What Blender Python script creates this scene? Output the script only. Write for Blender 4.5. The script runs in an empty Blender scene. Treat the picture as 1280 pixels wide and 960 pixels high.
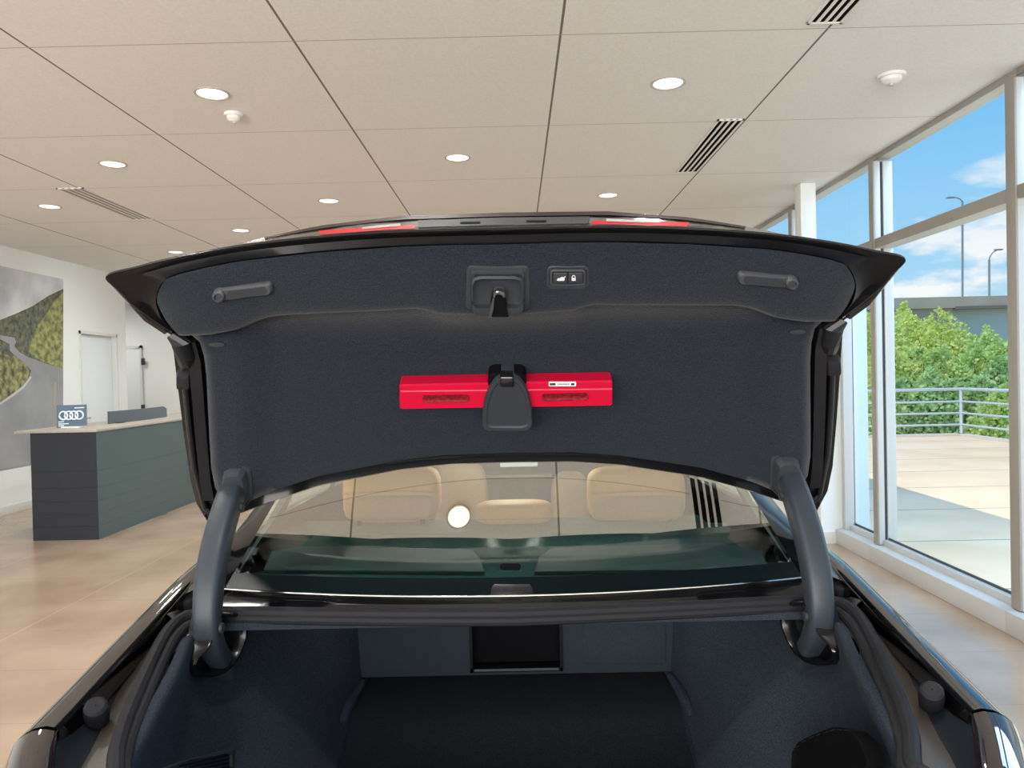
import bpy, bmesh, math, random
from mathutils import Vector, Matrix, noise
from math import pi, sin, cos, tan, radians as RAD
random.seed(7)
scn = bpy.context.scene
COL = scn.collection
F = 925.0
XC = -0.016                     # centre plane of the car
EYE = Vector((0, 0, 1.5))
H = 3.13                        # ceiling height
MROT = (Matrix.Rotation(.0054, 3, 'Z') @ Matrix.Rotation(pi/2-.0128, 3, 'X') @ Matrix.Rotation(-.0215, 3, 'Z'))

# ---------------------------------------------------------------- measuring helpers
def ray(px, py):
    d = MROT @ Vector(((px-640)/F, (480-py)/F, -1)); return d/d.y
def PY(px, py, Y): return EYE + ray(px, py)*Y
def PZ(px, py, z):
    r = ray(px, py); return EYE + r*((z-EYE.z)/r.z)
def PX(px, py, x):
    r = ray(px, py); return EYE + r*(x/r.x)
def PP(px, py, p0, n):
    r = ray(px, py); p0 = Vector(p0); n = Vector(n)
    return EYE + r*((p0-EYE).dot(n)/r.dot(n))
def proj(p):
    d = MROT.transposed() @ (Vector(p)-EYE); return 640+F*d.x/-d.z, 480-F*d.y/-d.z
def mir(p): return Vector((2*XC-p[0], p[1], p[2]))
def lerp(a, b, t): return a+(b-a)*t
def pl(pts, x):                 # piecewise linear y(x), smoothed at the knots
    if x <= pts[0][0]: return pts[0][1]
    for (a, b), (c, d) in zip(pts, pts[1:]):
        if x <= c: return lerp(b, d, (x-a)/(c-a))
    return pts[-1][1]
def cat(pts, n=8):              # Catmull-Rom through points
    P = [Vector(p) for p in pts]; out = []
    for i in range(len(P)-1):
        p0, p1, p2, p3 = P[max(i-1, 0)], P[i], P[i+1], P[min(i+2, len(P)-1)]
        for k in range(n):
            t = k/n
            out.append(.5*((2*p1)+(p2-p0)*t+(2*p0-5*p1+4*p2-p3)*t*t+(3*p1-p0-3*p2+p3)*t**3))
    out.append(P[-1]); return out

# ---------------------------------------------------------------- materials
def mat(name, col, rough=.5, metal=0, emit=None, estr=0, coat=0, spec=.5, sheen=0, var=0, vscale=8, bump=0, bscale=200, col2=None, detail=3, lo=.35, hi=.65):
    m = bpy.data.materials.new(name); m.use_nodes = True
    nt = m.node_tree; b = nt.nodes['Principled BSDF']
    b.inputs['Base Color'].default_value = (*col, 1); b.inputs['Roughness'].default_value = rough
    b.inputs['Metallic'].default_value = metal; b.inputs['Coat Weight'].default_value = coat
    b.inputs['Coat Roughness'].default_value = .02
    b.inputs['Specular IOR Level'].default_value = spec; b.inputs['Sheen Weight'].default_value = sheen
    if emit: b.inputs['Emission Color'].default_value = (*emit, 1); b.inputs['Emission Strength'].default_value = estr
    if var or col2 or bump:
        tc = nt.nodes.new('ShaderNodeTexCoord')
    if var or col2:
        n = nt.nodes.new('ShaderNodeTexNoise'); n.inputs['Scale'].default_value = vscale; n.inputs['Detail'].default_value = detail
        nt.links.new(tc.outputs['Object'], n.inputs['Vector'])
        r = nt.nodes.new('ShaderNodeValToRGB'); r.color_ramp.elements[0].position = lo; r.color_ramp.elements[1].position = hi
        c2 = col2 or tuple(min(1, c*(1+var)) for c in col); c1 = col if col2 else tuple(c*(1-var) for c in col)
        r.color_ramp.elements[0].color = (*c1, 1); r.color_ramp.elements[1].color = (*c2, 1)
        nt.links.new(n.outputs['Fac'], r.inputs['Fac']); nt.links.new(r.outputs['Color'], b.inputs['Base Color'])
    if bump:
        n2 = nt.nodes.new('ShaderNodeTexNoise'); n2.inputs['Scale'].default_value = bscale; n2.inputs['Detail'].default_value = 2
        nt.links.new(tc.outputs['Object'], n2.inputs['Vector'])
        bp = nt.nodes.new('ShaderNodeBump'); bp.inputs['Strength'].default_value = bump; bp.inputs['Distance'].default_value = .002
        nt.links.new(n2.outputs['Fac'], bp.inputs['Height']); nt.links.new(bp.outputs['Normal'], b.inputs['Normal'])
    return m

def grid_lines(m, sx, ox, wx, sy, oy, wy, cx, cy, joint=1.0):
    """thin joint lines on a flat surface, x and y in metres of the object's own space"""
    nt = m.node_tree; b = nt.nodes['Principled BSDF']
    tc = nt.nodes.new('ShaderNodeTexCoord'); sp = nt.nodes.new('ShaderNodeSeparateXYZ'); nt.links.new(tc.outputs['Object'], sp.inputs[0])
    src = b.inputs['Base Color'].links[0].from_socket if b.inputs['Base Color'].links else None
    col = tuple(b.inputs['Base Color'].default_value)
    def M(op, a, v):
        n = nt.nodes.new('ShaderNodeMath'); n.operation = op
        if isinstance(a, float): n.inputs[0].default_value = a
        else: nt.links.new(a, n.inputs[0])
        n.inputs[1].default_value = v; return n.outputs[0]
    for ax, s, o, w, c in (('X', sx, ox, wx, cx), ('Y', sy, oy, wy, cy)):
        if not s: continue
        t = M('ADD', sp.outputs[ax], s*1000+s/2-o); t = M('MODULO', t, s); t = M('SUBTRACT', t, s/2); t = M('ABSOLUTE', t, 0); t = M('LESS_THAN', t, w/2)
        mx = nt.nodes.new('ShaderNodeMix'); mx.data_type = 'RGBA'
        nt.links.new(t, mx.inputs[0])
        if src: nt.links.new(src, mx.inputs[6])
        else: mx.inputs[6].default_value = col
        mx.inputs[7].default_value = (*c, 1); src = mx.outputs[2]
    if src: nt.links.new(src, b.inputs['Base Color'])
    return m

def glass(name, tint, gloss, gcol=(1, 1, 1)):
    m = bpy.data.materials.new(name); m.use_nodes = True; nt = m.node_tree; nt.nodes.clear()
    o = nt.nodes.new('ShaderNodeOutputMaterial'); mx = nt.nodes.new('ShaderNodeMixShader')
    t = nt.nodes.new('ShaderNodeBsdfTransparent'); g = nt.nodes.new('ShaderNodeBsdfGlossy')
    t.inputs[0].default_value = (*tint, 1); g.inputs['Color'].default_value = (*gcol, 1); g.inputs['Roughness'].default_value = 0
    mx.inputs[0].default_value = gloss
    nt.links.new(t.outputs[0], mx.inputs[1]); nt.links.new(g.outputs[0], mx.inputs[2]); nt.links.new(mx.outputs[0], o.inputs[0])
    return m

M = {}
M['ceiling'] = grid_lines(mat('ceiling_panel', (.81, .81, .80), .9, var=.03, vscale=60, bump=.15, bscale=300), 1.285, .25, .012, 1.297, 3.585, .006, (.17, .15, .14), (.42, .39, .36))
M['wall'] = mat('white_paint', (.82, .85, .84), .75)
M['base'] = mat('white_baseboard', (.72, .73, .72), .5)
M['joint'] = mat('shadow_line', (.25, .26, .26), .8)
M['floor'] = grid_lines(mat('tan_tile', (.31, .225, .158), .24, col2=(.40, .305, .225), vscale=1.6, detail=8, spec=1.0), 1.22, .6, .006, .61, .2, .006, (.46, .36, .27), (.30, .22, .16))
M['floor'].node_tree.nodes['Principled BSDF'].inputs['Coat Weight'].default_value = .22; M['floor'].node_tree.nodes['Principled BSDF'].inputs['Coat Roughness'].default_value = .18
M['frame'] = mat('window_aluminium', (.56, .585, .59), .45, metal=.2)
M['frameshade'] = mat('window_aluminium_shade', (.33, .31, .28), .5, metal=.1)  # same frame metal, darkened: backlit shade of the room-side faces put into the colour
M['well'] = mat('arm_well_black', (.004, .004, .005), .22, spec=.25)
M['satin'] = mat('satin_black_trim', (.012, .012, .014), .4, spec=.35)
M['gasket'] = mat('gasket', (.05, .055, .06), .5)
M['pane'] = glass('window_glass', (.97, .985, .98), .012)
M['white'] = mat('white_enamel', (.8, .79, .77), .5)
M['grey_trim'] = mat('light_trim_ring', (.55, .53, .5), .4, metal=.3)
M['lamp'] = mat('lamp_glow', (1, .95, .85), .5, emit=(1, .93, .82), estr=2.2)
M['black'] = mat('black_void', (.004, .004, .005), .9, spec=.05)
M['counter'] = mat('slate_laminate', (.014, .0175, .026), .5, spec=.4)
M['counter_lit'] = mat('slate_laminate_lit_side', (.050, .088, .092), .45)  # same laminate, lightened: window light on the long side put into the colour
M['top'] = mat('counter_stone', (.36, .33, .30), .4, var=.08, vscale=40)
M['paint'] = mat('black_car_paint', (.004, .004, .005), .14, coat=.25, spec=.3)
M['bodypaint'] = mat('mirror_black_body_paint', (.20, .20, .21), .045, metal=1)
M['flange'] = mat('black_inner_paint', (.005, .005, .006), .32, coat=.06, spec=.12)
M['gutter'] = mat('brown_black_paint', (.050, .043, .037), .35, coat=.3)
M['rubber'] = mat('rubber_seal', (.013, .013, .016), .65, spec=.16)
M['plastic'] = mat('dark_grey_plastic', (.026, .029, .035), .5, spec=.25, bump=.08, bscale=900)
M['armpl'] = mat('hinge_cover_plastic', (.026, .033, .042), .42, spec=.3, bump=.06, bscale=900)
M['gplastic'] = mat('gutter_plastic', (.010, .013, .018), .5, spec=.15, bump=.06, bscale=700)
M['handle'] = mat('handle_plastic', (.042, .045, .052), .5, spec=.3)
M['gloss'] = mat('gloss_black_plastic', (.01, .01, .012), .15)
M['felt'] = mat('lid_felt', (.0065, .0088, .0130), 1, col2=(.0175, .0220, .0305), vscale=420, bump=.6, bscale=500, spec=.1, sheen=.15)
M['feltdeck'] = M['felt']
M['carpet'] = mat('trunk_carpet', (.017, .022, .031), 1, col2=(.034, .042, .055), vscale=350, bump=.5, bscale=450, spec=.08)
M['carpetshade'] = mat('trunk_carpet_shaded', (.009, .0105, .014), 1, col2=(.019, .0215, .027), vscale=350, bump=.5, bscale=450, spec=.08)  # same carpet, darkened: weaker light on the trunk floor put into the colour
M['carpet2'] = mat('trunk_panel_felt', (.018, .023, .029), 1, col2=(.026, .032, .038), vscale=300, spec=.08)
M['red'] = mat('red_case_plastic', (.45, .004, .030), .42, spec=.2)
M['redref'] = mat('dark_red_reflector', (.10, .003, .006), .3, col2=(.24, .012, .02), vscale=160)
M['sticker'] = mat('white_sticker', (.8, .8, .78), .5)
M['ink'] = mat('black_print', (.02, .02, .02), .6)
M['icon'] = mat('white_print', (.55, .56, .58), .5)
M['redlamp'] = mat('red_lamp_lens', (.36, .004, .010), .55, spec=.05)
M['lampglass'] = mat('smoked_lamp_lens', (.010, .006, .007), .05, coat=1)
M['strip'] = mat('dark_light_strip', (.02, .008, .009), .55, spec=.08)
M['chrome'] = mat('polished_trim', (.75, .76, .78), .12, metal=1)
M['bare'] = mat('steel', (.5, .5, .5), .3, metal=1)
M['rglass'] = glass('rear_glass', (.86, .96, .93), .44, (.99, .97, .92))
M['sglass'] = glass('side_glass', (.75, .82, .80), .12)
M['frit'] = mat('black_glass_edge', (.003, .006, .007), .3, spec=.12)
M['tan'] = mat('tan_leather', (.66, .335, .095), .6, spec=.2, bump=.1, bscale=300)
M['tan2'] = mat('darker_tan_leather', (.42, .25, .12), .6, spec=.2, bump=.1, bscale=300)  # second, darker tan for the lower cushions and seams
M['shelf'] = mat('parcel_shelf_cloth', (.050, .108, .104), 1, spec=.0, var=.1, vscale=120)
M['shelf2'] = mat('parcel_shelf_grille', (.032, .070, .070), .8)
M['cabin'] = mat('grey_cabin_trim', (.22, .26, .24), .8)
M['ledge'] = mat('shelf_ledge_cloth', (.085, .125, .115), 1, spec=0)
M['tan3'] = mat('front_seat_leather', (.27, .20, .12), .6, spec=.2)
M['dash'] = mat('dark_dashboard', (.07, .075, .08), .6)
M['screen'] = mat('lit_screen', (.6, .65, .68), .4, emit=(.8, .88, .9), estr=.5)
M['tyre'] = mat('tyre_rubber', (.015, .015, .016), .7)
M['concrete'] = grid_lines(mat('patio_concrete', (.80, .58, .38), .9, col2=(.90, .68, .48), vscale=.9, detail=6), 0, 0, 0, 1.4, .75, .025, (0, 0, 0), (.34, .30, .26))
M['kerb'] = mat('concrete_kerb', (.68, .64, .57), .9)
M['rail'] = mat('galvanised_rail', (.66, .70, .74), .4, metal=.25)
M['soil'] = mat('green_bank', (.09, .14, .035), 1, col2=(.2, .26, .08), vscale=2)
M['bridge'] = mat('overpass_concrete', (.44, .38, .31), .95, col2=(.56, .50, .42), vscale=.35, detail=6)
M['girder'] = mat('pale_blue_girder', (.50, .62, .64), .6)
M['pole'] = mat('lamp_post_grey', (.30, .34, .38), .5)
M['extwhite'] = mat('white_render', (.62, .72, .80), .8)
def leafmat(n, a, b):
    m = mat(n, a, .6, col2=b, vscale=5, detail=4); nt = m.node_tree; p = nt.nodes['Principled BSDF']; o = nt.nodes['Material Output']
    t = nt.nodes.new('ShaderNodeBsdfTranslucent'); x = nt.nodes.new('ShaderNodeMixShader'); x.inputs[0].default_value = .45
    nt.links.new(p.inputs['Base Color'].links[0].from_socket, t.inputs[0]); nt.links.new(p.outputs[0], x.inputs[1]); nt.links.new(t.outputs[0], x.inputs[2]); nt.links.new(x.outputs[0], o.inputs[0])
    return m
M['leaf0'] = leafmat('yellow_green_leaves', (.62, .74, .18), (.95, .97, .46))
M['leaf1'] = leafmat('mid_green_leaves', (.46, .66, .20), (.88, .96, .50))
M['leaf2'] = leafmat('deep_green_leaves', (.34, .54, .22), (.72, .90, .48))
M['bark'] = mat('bark', (.12, .09, .06), .9)

# ---------------------------------------------------------------- object helpers
def worg(p):
    v = Vector((0, 0, 0))
    while p is not None: v += p.location; p = p.parent
    return v
def tag(o, label=None, cat=None, group=None, kind=None):
    if label: o['label'] = label
    if cat: o['category'] = cat
    if group: o['group'] = group
    if kind: o['kind'] = kind
    return o
def thing(name, loc, label, cat, group=None):
    o = bpy.data.objects.new(name, None); COL.objects.link(o); o.location = loc; o.empty_display_size = .05
    return tag(o, label, cat, group)
def setting(name, loc=(0, 0, 0)):
    o = bpy.data.objects.new(name, None); COL.objects.link(o); o.location = loc; o.empty_display_size = .05; o['kind'] = 'structure'; return o
def build(name, V, Fc, m, parent=None, smooth=True, angle=35, kind=None, mats=None, fm=None, label=None, origin=None):
    me = bpy.data.meshes.new(name)
    off = worg(parent) if parent is not None else (Vector(origin) if origin is not None else Vector((0, 0, 0)))
    me.from_pydata([tuple(Vector(v)-off) for v in V], [], Fc)
    bm = bmesh.new(); bm.from_mesh(me); bmesh.ops.recalc_face_normals(bm, faces=bm.faces); bm.to_mesh(me); bm.free()
    for mm in (mats or [m]): me.materials.append(mm)
    if fm:
        for p, i in zip(me.polygons, fm): p.material_index = i
    if smooth:
        me.polygons.foreach_set('use_smooth', [True]*len(me.polygons)); me.set_sharp_from_angle(angle=RAD(angle))
    o = bpy.data.objects.new(name, me); COL.objects.link(o)
    if parent is not None: o.parent = parent
    elif origin is not None: o.location = origin
    if kind: o['kind'] = kind
    if label: o['label'] = label
    return o
class MB:
    def __init__(s): s.V = []; s.F = []; s.m = []
    def add(s, V, Fc, mi=0):
        k = len(s.V); s.V += [Vector(v) for v in V]; s.F += [tuple(i+k for i in f) for f in Fc]; s.m += [mi]*len(Fc); return s
    def box(s, a, b, mi=0, bev=0):
        x0, x1 = sorted((a[0], b[0])); y0, y1 = sorted((a[1], b[1])); z0, z1 = sorted((a[2], b[2]))
        bm = bmesh.new(); bmesh.ops.create_cube(bm, size=1)
        for v in bm.verts: v.co = Vector(((x0+x1)/2+v.co.x*(x1-x0), (y0+y1)/2+v.co.y*(y1-y0), (z0+z1)/2+v.co.z*(z1-z0)))
        if bev: bmesh.ops.bevel(bm, geom=bm.edges[:], offset=bev, segments=2, affect='EDGES', profile=.6)
        bm.verts.index_update(); s.add([v.co.copy() for v in bm.verts], [tuple(v.index for v in f.verts) for f in bm.faces], mi); bm.free(); return s
    def grid(s, rows, mi=0, closed=False):
        n = len(rows[0]); V = [p for r in rows for p in r]; Fc = []
        for i in range(len(rows)-1):
            for j in range(n-1 + (1 if closed else 0)):
                a = i*n+j; b = i*n+(j+1) % n
                Fc.append((a, b, b+n, a+n))
        return s.add(V, Fc, mi)
    def tube(s, path, r, n=10, mi=0, up=Vector((0, 0, 1)), sect=None, cap=True):
        """sweep a section (list of (u,v) offsets or a radius) along path"""
        P = [Vector(p) for p in path]; rows = []
        for i, p in enumerate(P):
            t = (P[min(i+1, len(P)-1)]-P[max(i-1, 0)]).normalized()
            a = t.cross(up)
            if a.length < 1e-5: a = t.cross(Vector((1, 0, 0)))
            a.normalize(); b = a.cross(t)
            rr = r(i/(len(P)-1)) if callable(r) else r
            if sect: rows.append([p+a*u*rr+b*v*rr for u, v in sect])
            else: rows.append([p+a*cos(2*pi*k/n)*rr+b*sin(2*pi*k/n)*rr for k in range(n)])
        k0 = len(s.V); s.grid(rows, mi, closed=True); m_ = len(rows[0])
        if cap:
            s.F.append(tuple(k0+j for j in range(m_))); s.F.append(tuple(k0+(len(rows)-1)*m_+j for j in range(m_))); s.m += [mi, mi]
        return s
    def lathe(s, prof, c, axis=Vector((0, 0, 1)), n=32, mi=0, cap0=False, cap1=False):
        ax = Vector(axis).normalized(); a = ax.cross(Vector((0, 1, 0)) if abs(ax.y) < .9 else Vector((1, 0, 0))).normalized(); b = ax.cross(a)
        rows = [[Vector(c)+ax*h+(a*cos(2*pi*k/n)+b*sin(2*pi*k/n))*r for k in range(n)] for r, h in prof]
        k0 = len(s.V); s.grid(rows, mi, closed=True)
        if cap0: s.F.append(tuple(k0+j for j in range(n))); s.m.append(mi)
        if cap1: s.F.append(tuple(k0+(len(prof)-1)*n+j for j in range(n))); s.m.append(mi)
        return s
    def build(s, name, m, parent=None, **k):
        mats = m if isinstance(m, list) else [m]
        return build(name, s.V, s.F, None, parent, mats=mats, fm=s.m if len(mats) > 1 else None, **k)
def rr(x0, y0, x1, y1, r, n=5, rot=0):
    out = []
    for cx, cy, a0 in ((x1-r, y0+r, -90), (x1-r, y1-r, 0), (x0+r, y1-r, 90), (x0+r, y0+r, 180)):
        for k in range(n+1):
            a = RAD(a0+90*k/n); out.append((cx+r*cos(a), cy+r*sin(a)))
    if rot:
        mx, my = (x0+x1)/2, (y0+y1)/2; c, s_ = cos(RAD(rot)), sin(RAD(rot))
        out = [(mx+(x-mx)*c-(y-my)*s_, my+(x-mx)*s_+(y-my)*c) for x, y in out]
    return out
def oval(cx, cy, rx, ry, n=24): return [(cx+rx*cos(2*pi*k/n), cy+ry*sin(2*pi*k/n)) for k in range(n)]
def relief(name, outline, surf, levels, m, parent=None, flip=False, cap=True, **k):
    """a raised or sunken piece: measured outline, laid on a surface, levels = (inset in px, height in m)"""
    b = MB(); relief_add(b, outline, surf, levels, cap)
    return b.build(name, m, parent, **k)
def relief_add(b, outline, surf, levels, cap=True, mi=0):
    xs = [p[0] for p in outline]; ys = [p[1] for p in outline]
    cx, cy = (min(xs)+max(xs))/2, (min(ys)+max(ys))/2; hw, hh = (max(xs)-min(xs))/2, (max(ys)-min(ys))/2
    rows = []
    for ins, h in levels:
        sx, sy = max(.02, 1-ins/hw), max(.02, 1-ins/hh); row = []
        for x, y in outline:
            p, n = surf(cx+(x-cx)*sx, cy+(y-cy)*sy); row.append(p+n*h)
        rows.append(row)
    k0 = len(b.V); b.grid(rows, mi, closed=True); n = len(outline)
    if cap: b.F.append(tuple(k0+(len(rows)-1)*n+j for j in range(n))); b.m.append(mi)
    return b
def raised(surf, hh):            # the same surface lifted towards the viewer's side by hh metres
    def f(px, py):
        p, n = surf(px, py); return PP(px, py, p+n*hh, n), n
    return f
def pillow(c, size, e=3.0, nu=28, nv=16, tilt=0):
    V = []; Fc = []
    sp = lambda v, p: math.copysign(abs(v)**p, v)
    for i in range(nv+1):
        a = -pi/2+pi*i/nv
        for j in range(nu):
            t = 2*pi*j/nu
            v = Vector((sp(cos(a), 2/e)*sp(cos(t), 2/e)*size[0]/2, sp(cos(a), 2/e)*sp(sin(t), 2/e)*size[1]/2, sp(sin(a), 2/e)*size[2]/2))
            v.rotate(Matrix.Rotation(tilt, 3, 'X')); V.append(Vector(c)+v)
    for i in range(nv):
        for j in range(nu):
            Fc.append((i*nu+j, i*nu+(j+1) % nu, (i+1)*nu+(j+1) % nu, (i+1)*nu+j))
    return V, Fc
#=BODY=
CLX, CLY, CLZ, LAMP, BACK, SKYFILL, CABFILL, WALLFILL, EXPO = 0.3, 0.0, 0.0, 86, 930, 1000, 13, 60, 0.0
LX, LY = -.36, 2.06; VX, VW, VY0, VY1 = 1.19, .2, 1.6, 2.42
# ================================================================ THE SETTING
WX = 2.70; PANEX = 2.855; XL = -5.95
yA0, yA1 = PX(1270, 300, 2.76).y, PX(1258, 300, 2.76).y
yB0, yB1 = PX(1092, 300, 2.76).y, PX(1086.5, 300, 2.76).y
yEnd = 13.4
MB().box((-9.2, -6, H), (2.98, yEnd+.2, 3.62)).build('ceiling', M['ceiling'], smooth=False, kind='structure')
MB().box((-9.2, -6, -.25), (2.9, yEnd+.2, 0)).build('floor', M['floor'], smooth=False, kind='structure')
d0 = PX(98, 413, XL); d1 = PX(146, 422, XL); yCor = PX(159, 480, XL).y; dz = d0.z
w = MB().box((XL-.16, -6, 0), (XL, d0.y, H)).box((XL-.16, d1.y, 0), (XL, yCor, H)).box((XL-.16, d0.y, dz), (XL, d1.y, H))
w.build('wall_left', M['wall'], smooth=False, kind='structure')
MB().box((XL, -6, 0), (XL+.014, d0.y-.05, .1), bev=.003).build('baseboard_left', M['base'], kind='structure')
MB().box((-9.2, yEnd, 0), (2.9, yEnd+.15, H)).build('wall_back', M['wall'], smooth=False, kind='structure')
MB().box((-9.35, yCor-.4, 0), (-9.2, yEnd, H)).box((-9.2, yCor-.16, 0), (XL-.16, yCor, H)).build('wall_recess', M['wall'], smooth=False, kind='structure')
MB().box((-9, yEnd-.014, 0), (2.7, yEnd, .1), bev=.003).build('baseboard_back', M['base'], kind='structure')
# door in the left wall: casing, recessed leaf
dr = setting('door_1', (XL, d0.y, 0))
MB().box((XL-.10, d0.y+.04, 0), (XL-.06, d1.y-.04, dz-.04), bev=.004).build('door_panel', mat('white_door', (.80, .85, .88), .5), dr)
MB().box((XL-.15, d0.y, 0), (XL+.012, d0.y+.04, dz)).box((XL-.15, d1.y-.04, 0), (XL+.012, d1.y, dz)).box((XL-.15, d0.y, dz-.04), (XL+.012, d1.y, dz)).build('door_frame', M['base'], dr, smooth=False)
MB().tube([(XL-.06, d0.y+.13, 1.02), (XL-.01, d0.y+.13, 1.02), (XL-.01, d0.y+.25, 1.02)], .011).build('door_handle', M['bare'], dr)
# door in the back wall
e0 = PY(160, 432, yEnd); e1 = PY(178, 432, yEnd)
e0.x = e1.x-.95
dr2 = setting('door_2', (e0.x, yEnd, 0))
MB().box((e0.x+.04, yEnd-.03, 0), (e1.x-.04, yEnd, e1.z-.05), bev=.004).build('door_panel', mat('white_back_door', (.78, .82, .83), .5), dr2)
MB().box((e0.x, yEnd-.045, 0), (e0.x+.04, yEnd, e1.z)).box((e1.x-.04, yEnd-.045, 0), (e1.x, yEnd, e1.z)).box((e0.x, yEnd-.045, e1.z-.05), (e1.x, yEnd, e1.z)).build('door_frame', M['base'], dr2, smooth=False)
for py in (452, 510):
    p = PY(179, py, yEnd-.05); MB().box((p.x-.03, yEnd-.07, p.z-.06), (p.x+.03, yEnd-.04, p.z+.06), bev=.004).build('hinge', M['handle'], dr2)

# ---- glass wall on the right
def mullion(name, y0, y1, z0=.13, z1=H-.06):
    b = MB().box((2.76, y0, z0), (2.772, y1, z1), 2, .002).box((2.772, y0, z0), (2.815, y1, z1), 0, .003).box((2.815, y0+.012, z0), (2.838, y1-.012, z1), 1).box((2.838, y0, z0), (2.91, y1, z1), 0, .004)
    return b.build(name, [M['frame'], M['gasket'], M['frameshade']], kind='structure')
yN = -6.0; yF = yEnd; yC = PX(994, 285, 2.80).y
mullion('trim_1', yA0, yA1); mullion('trim_2', yB0, yB1); mullion('trim_3', yC, yC+.08, 2.3)
def bay(name, y0, y1, low=True):
    r = setting(name, (2.8, (y0+y1)/2, 0))
    if low:
        MB().box((WX, y0, 0), (2.91, y1, .125), bev=.004).build('sill', M['frame'], r)
        MB().box((2.80, y0, .125), (2.84, y1, .165)).build('sash', M['frame'], r)
        MB().box((2.84, y0, .125), (2.85, y1, .18)).build('gasket', M['gasket'], r, smooth=False)
        MB().box((PANEX, y0, .13), (PANEX+.006, y1, 2.41)).build('pane', M['pane'], r, smooth=False)
    MB().box((2.80, y0, H-.038), (2.812, y1, H), 1, .002).box((2.812, y0, H-.038), (2.91, y1, H), 0, .003).build('header', [M['frame'], M['frameshade']], r)
    MB().box((2.768, y0, 2.405), (2.78, y1, 2.478), 1, .002).box((2.78, y0, 2.405), (2.91, y1, 2.478), 0, .003).build('transom', [M['frame'], M['frameshade']], r)
    MB().box((PANEX, y0, 2.47), (PANEX+.006, y1, H-.05)).build('pane', M['pane'], r, smooth=False)
    return r
yP = PX(1053, 660, 2.76).y
yAm, yBm = (yA0+yA1)/2, (yB0+yB1)/2
bay('window_1', yAm, yBm); bay('window_2', yBm, yP); bay('window_3', yN, yAm); bay('window_4', yP, yF, False)
MB().box((2.76, yP-.06, .125), (2.84, yP, 2.405), 0, .004).box((2.84, yP-.05, .125), (2.85, yP+.0, 2.405), 1).build('trim_4', [M['frame'], M['gasket']], kind='structure')
MB().box((2.58, yP, 0), (2.9, yP+.25, 2.405)).box((2.66, yP+.25, 0), (2.9, yF, 2.405)).build('wall_right', M['wall'], smooth=False, kind='structure')
MB().box((2.566, yP-.012, 0), (2.70, yP+.25, .1)).build('baseboard_right', M['base'], kind='structure', smooth=False)
c0, c1 = PY(1001, 260, 6.55), PY(1020, 260, 6.55)
MB().box((c0.x, 6.55, 0), (c1.x, 6.55+.14, H), bev=.004).build('column', M['wall'], kind='structure')
# glazed front behind the camera
r = setting('window_5', (-3, -6, 0))
fr = MB()
for x in (-9.1, -6.1, -3.1, -.1, 2.8): fr.box((x-.04, -6.1, 0), (x+.04, -5.98, H))
fr.box((-9.1, -6.1, 0), (2.8, -5.98, .12)).box((-9.1, -6.1, 2.4), (2.8, -5.98, 2.48)); fr.build('frame', M['frame'], r, smooth=False)
MB().box((-9.1, -6.06, .1), (2.8, -6.05, H)).build('pane', M['pane'], r, smooth=False)

# ---------------------------------------------------------------- ceiling fittings
NC = lambda x, y: Vector((x, y, H))
dl = None
lights = [((265, 117), 'round recessed downlight beside the small smoke detector, left of centre'),
          ((141, 205), 'round recessed downlight beside the narrow left ceiling vent, nearer the camera'),
          ((62, 258), 'round recessed downlight left of and beyond the narrow left ceiling vent'),
          ((835, 104), 'round recessed downlight on the right between the two slotted vents'),
          ((572, 197), 'round recessed downlight above the middle of the open trunk lid'),
          ((411, 251), 'round recessed downlight just above the left red lamp of the raised lid'),
          ((760, 244), 'round recessed downlight just above the right red lamp of the raised lid'),
          ((301, 288), 'round recessed downlight far back, low above the left part of the lid'),
          ((220, 315), 'smallest and farthest recessed downlight, half hidden by the left corner of the lid')]
spots = [(PZ(*p, H), l) for p, l in lights]
spots.append((Vector((LX, LY, H)), 'round recessed downlight over the car whose reflection shows in the rear glass'))
for q, (p, l) in enumerate(spots):
    if dl is None:
        dl = thing('downlight', p, l, 'light', 'recessed ceiling downlights')
        MB().lathe([(.098, .0), (.098, -.004), (.090, -.007), (.083, -.004), (.081, .0)], p, n=40).build('trim_ring', M['grey_trim'], dl)
        MB().lathe([(.083, -.001), (.060, -.0025), (.002, -.003)], p, n=40).build('lamp_lens', M['lamp'], dl)
    else:
        o = dl.copy(); COL.objects.link(o); o.location = p; o['label'] = l
        if q == 9: o.scale = (.8, .8, 1)
        for ch in dl.children: c = ch.copy(); COL.objects.link(c); c.parent = o
def dome(p, r, label, name, cat):
    t = thing(name, p, label, cat)
    MB().lathe([(r, 0), (r, -.012), (r*.93, -.018)], p, n=28, cap1=True).build('base', M['white'], t)
    MB().lathe([(r*.75, -.018), (r*.72, -.035), (r*.45, -.05), (.002, -.053)], p, n=28).build('cover', M['white'], t)
    MB().lathe([(r*.2, -.052), (r*.18, -.06), (.001, -.061)], p, n=12).build('sensor', M['grey_trim'], t)
dome(PZ(292, 142, H), .055, 'small white round smoke detector on the ceiling beside a downlight', 'smoke_detector', 'detector')
dome(PZ(1114, 94, H)+Vector((0, 0, .002)), .075, 'white domed motion sensor on the ceiling near the window wall', 'motion_detector', 'sensor')
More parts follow.
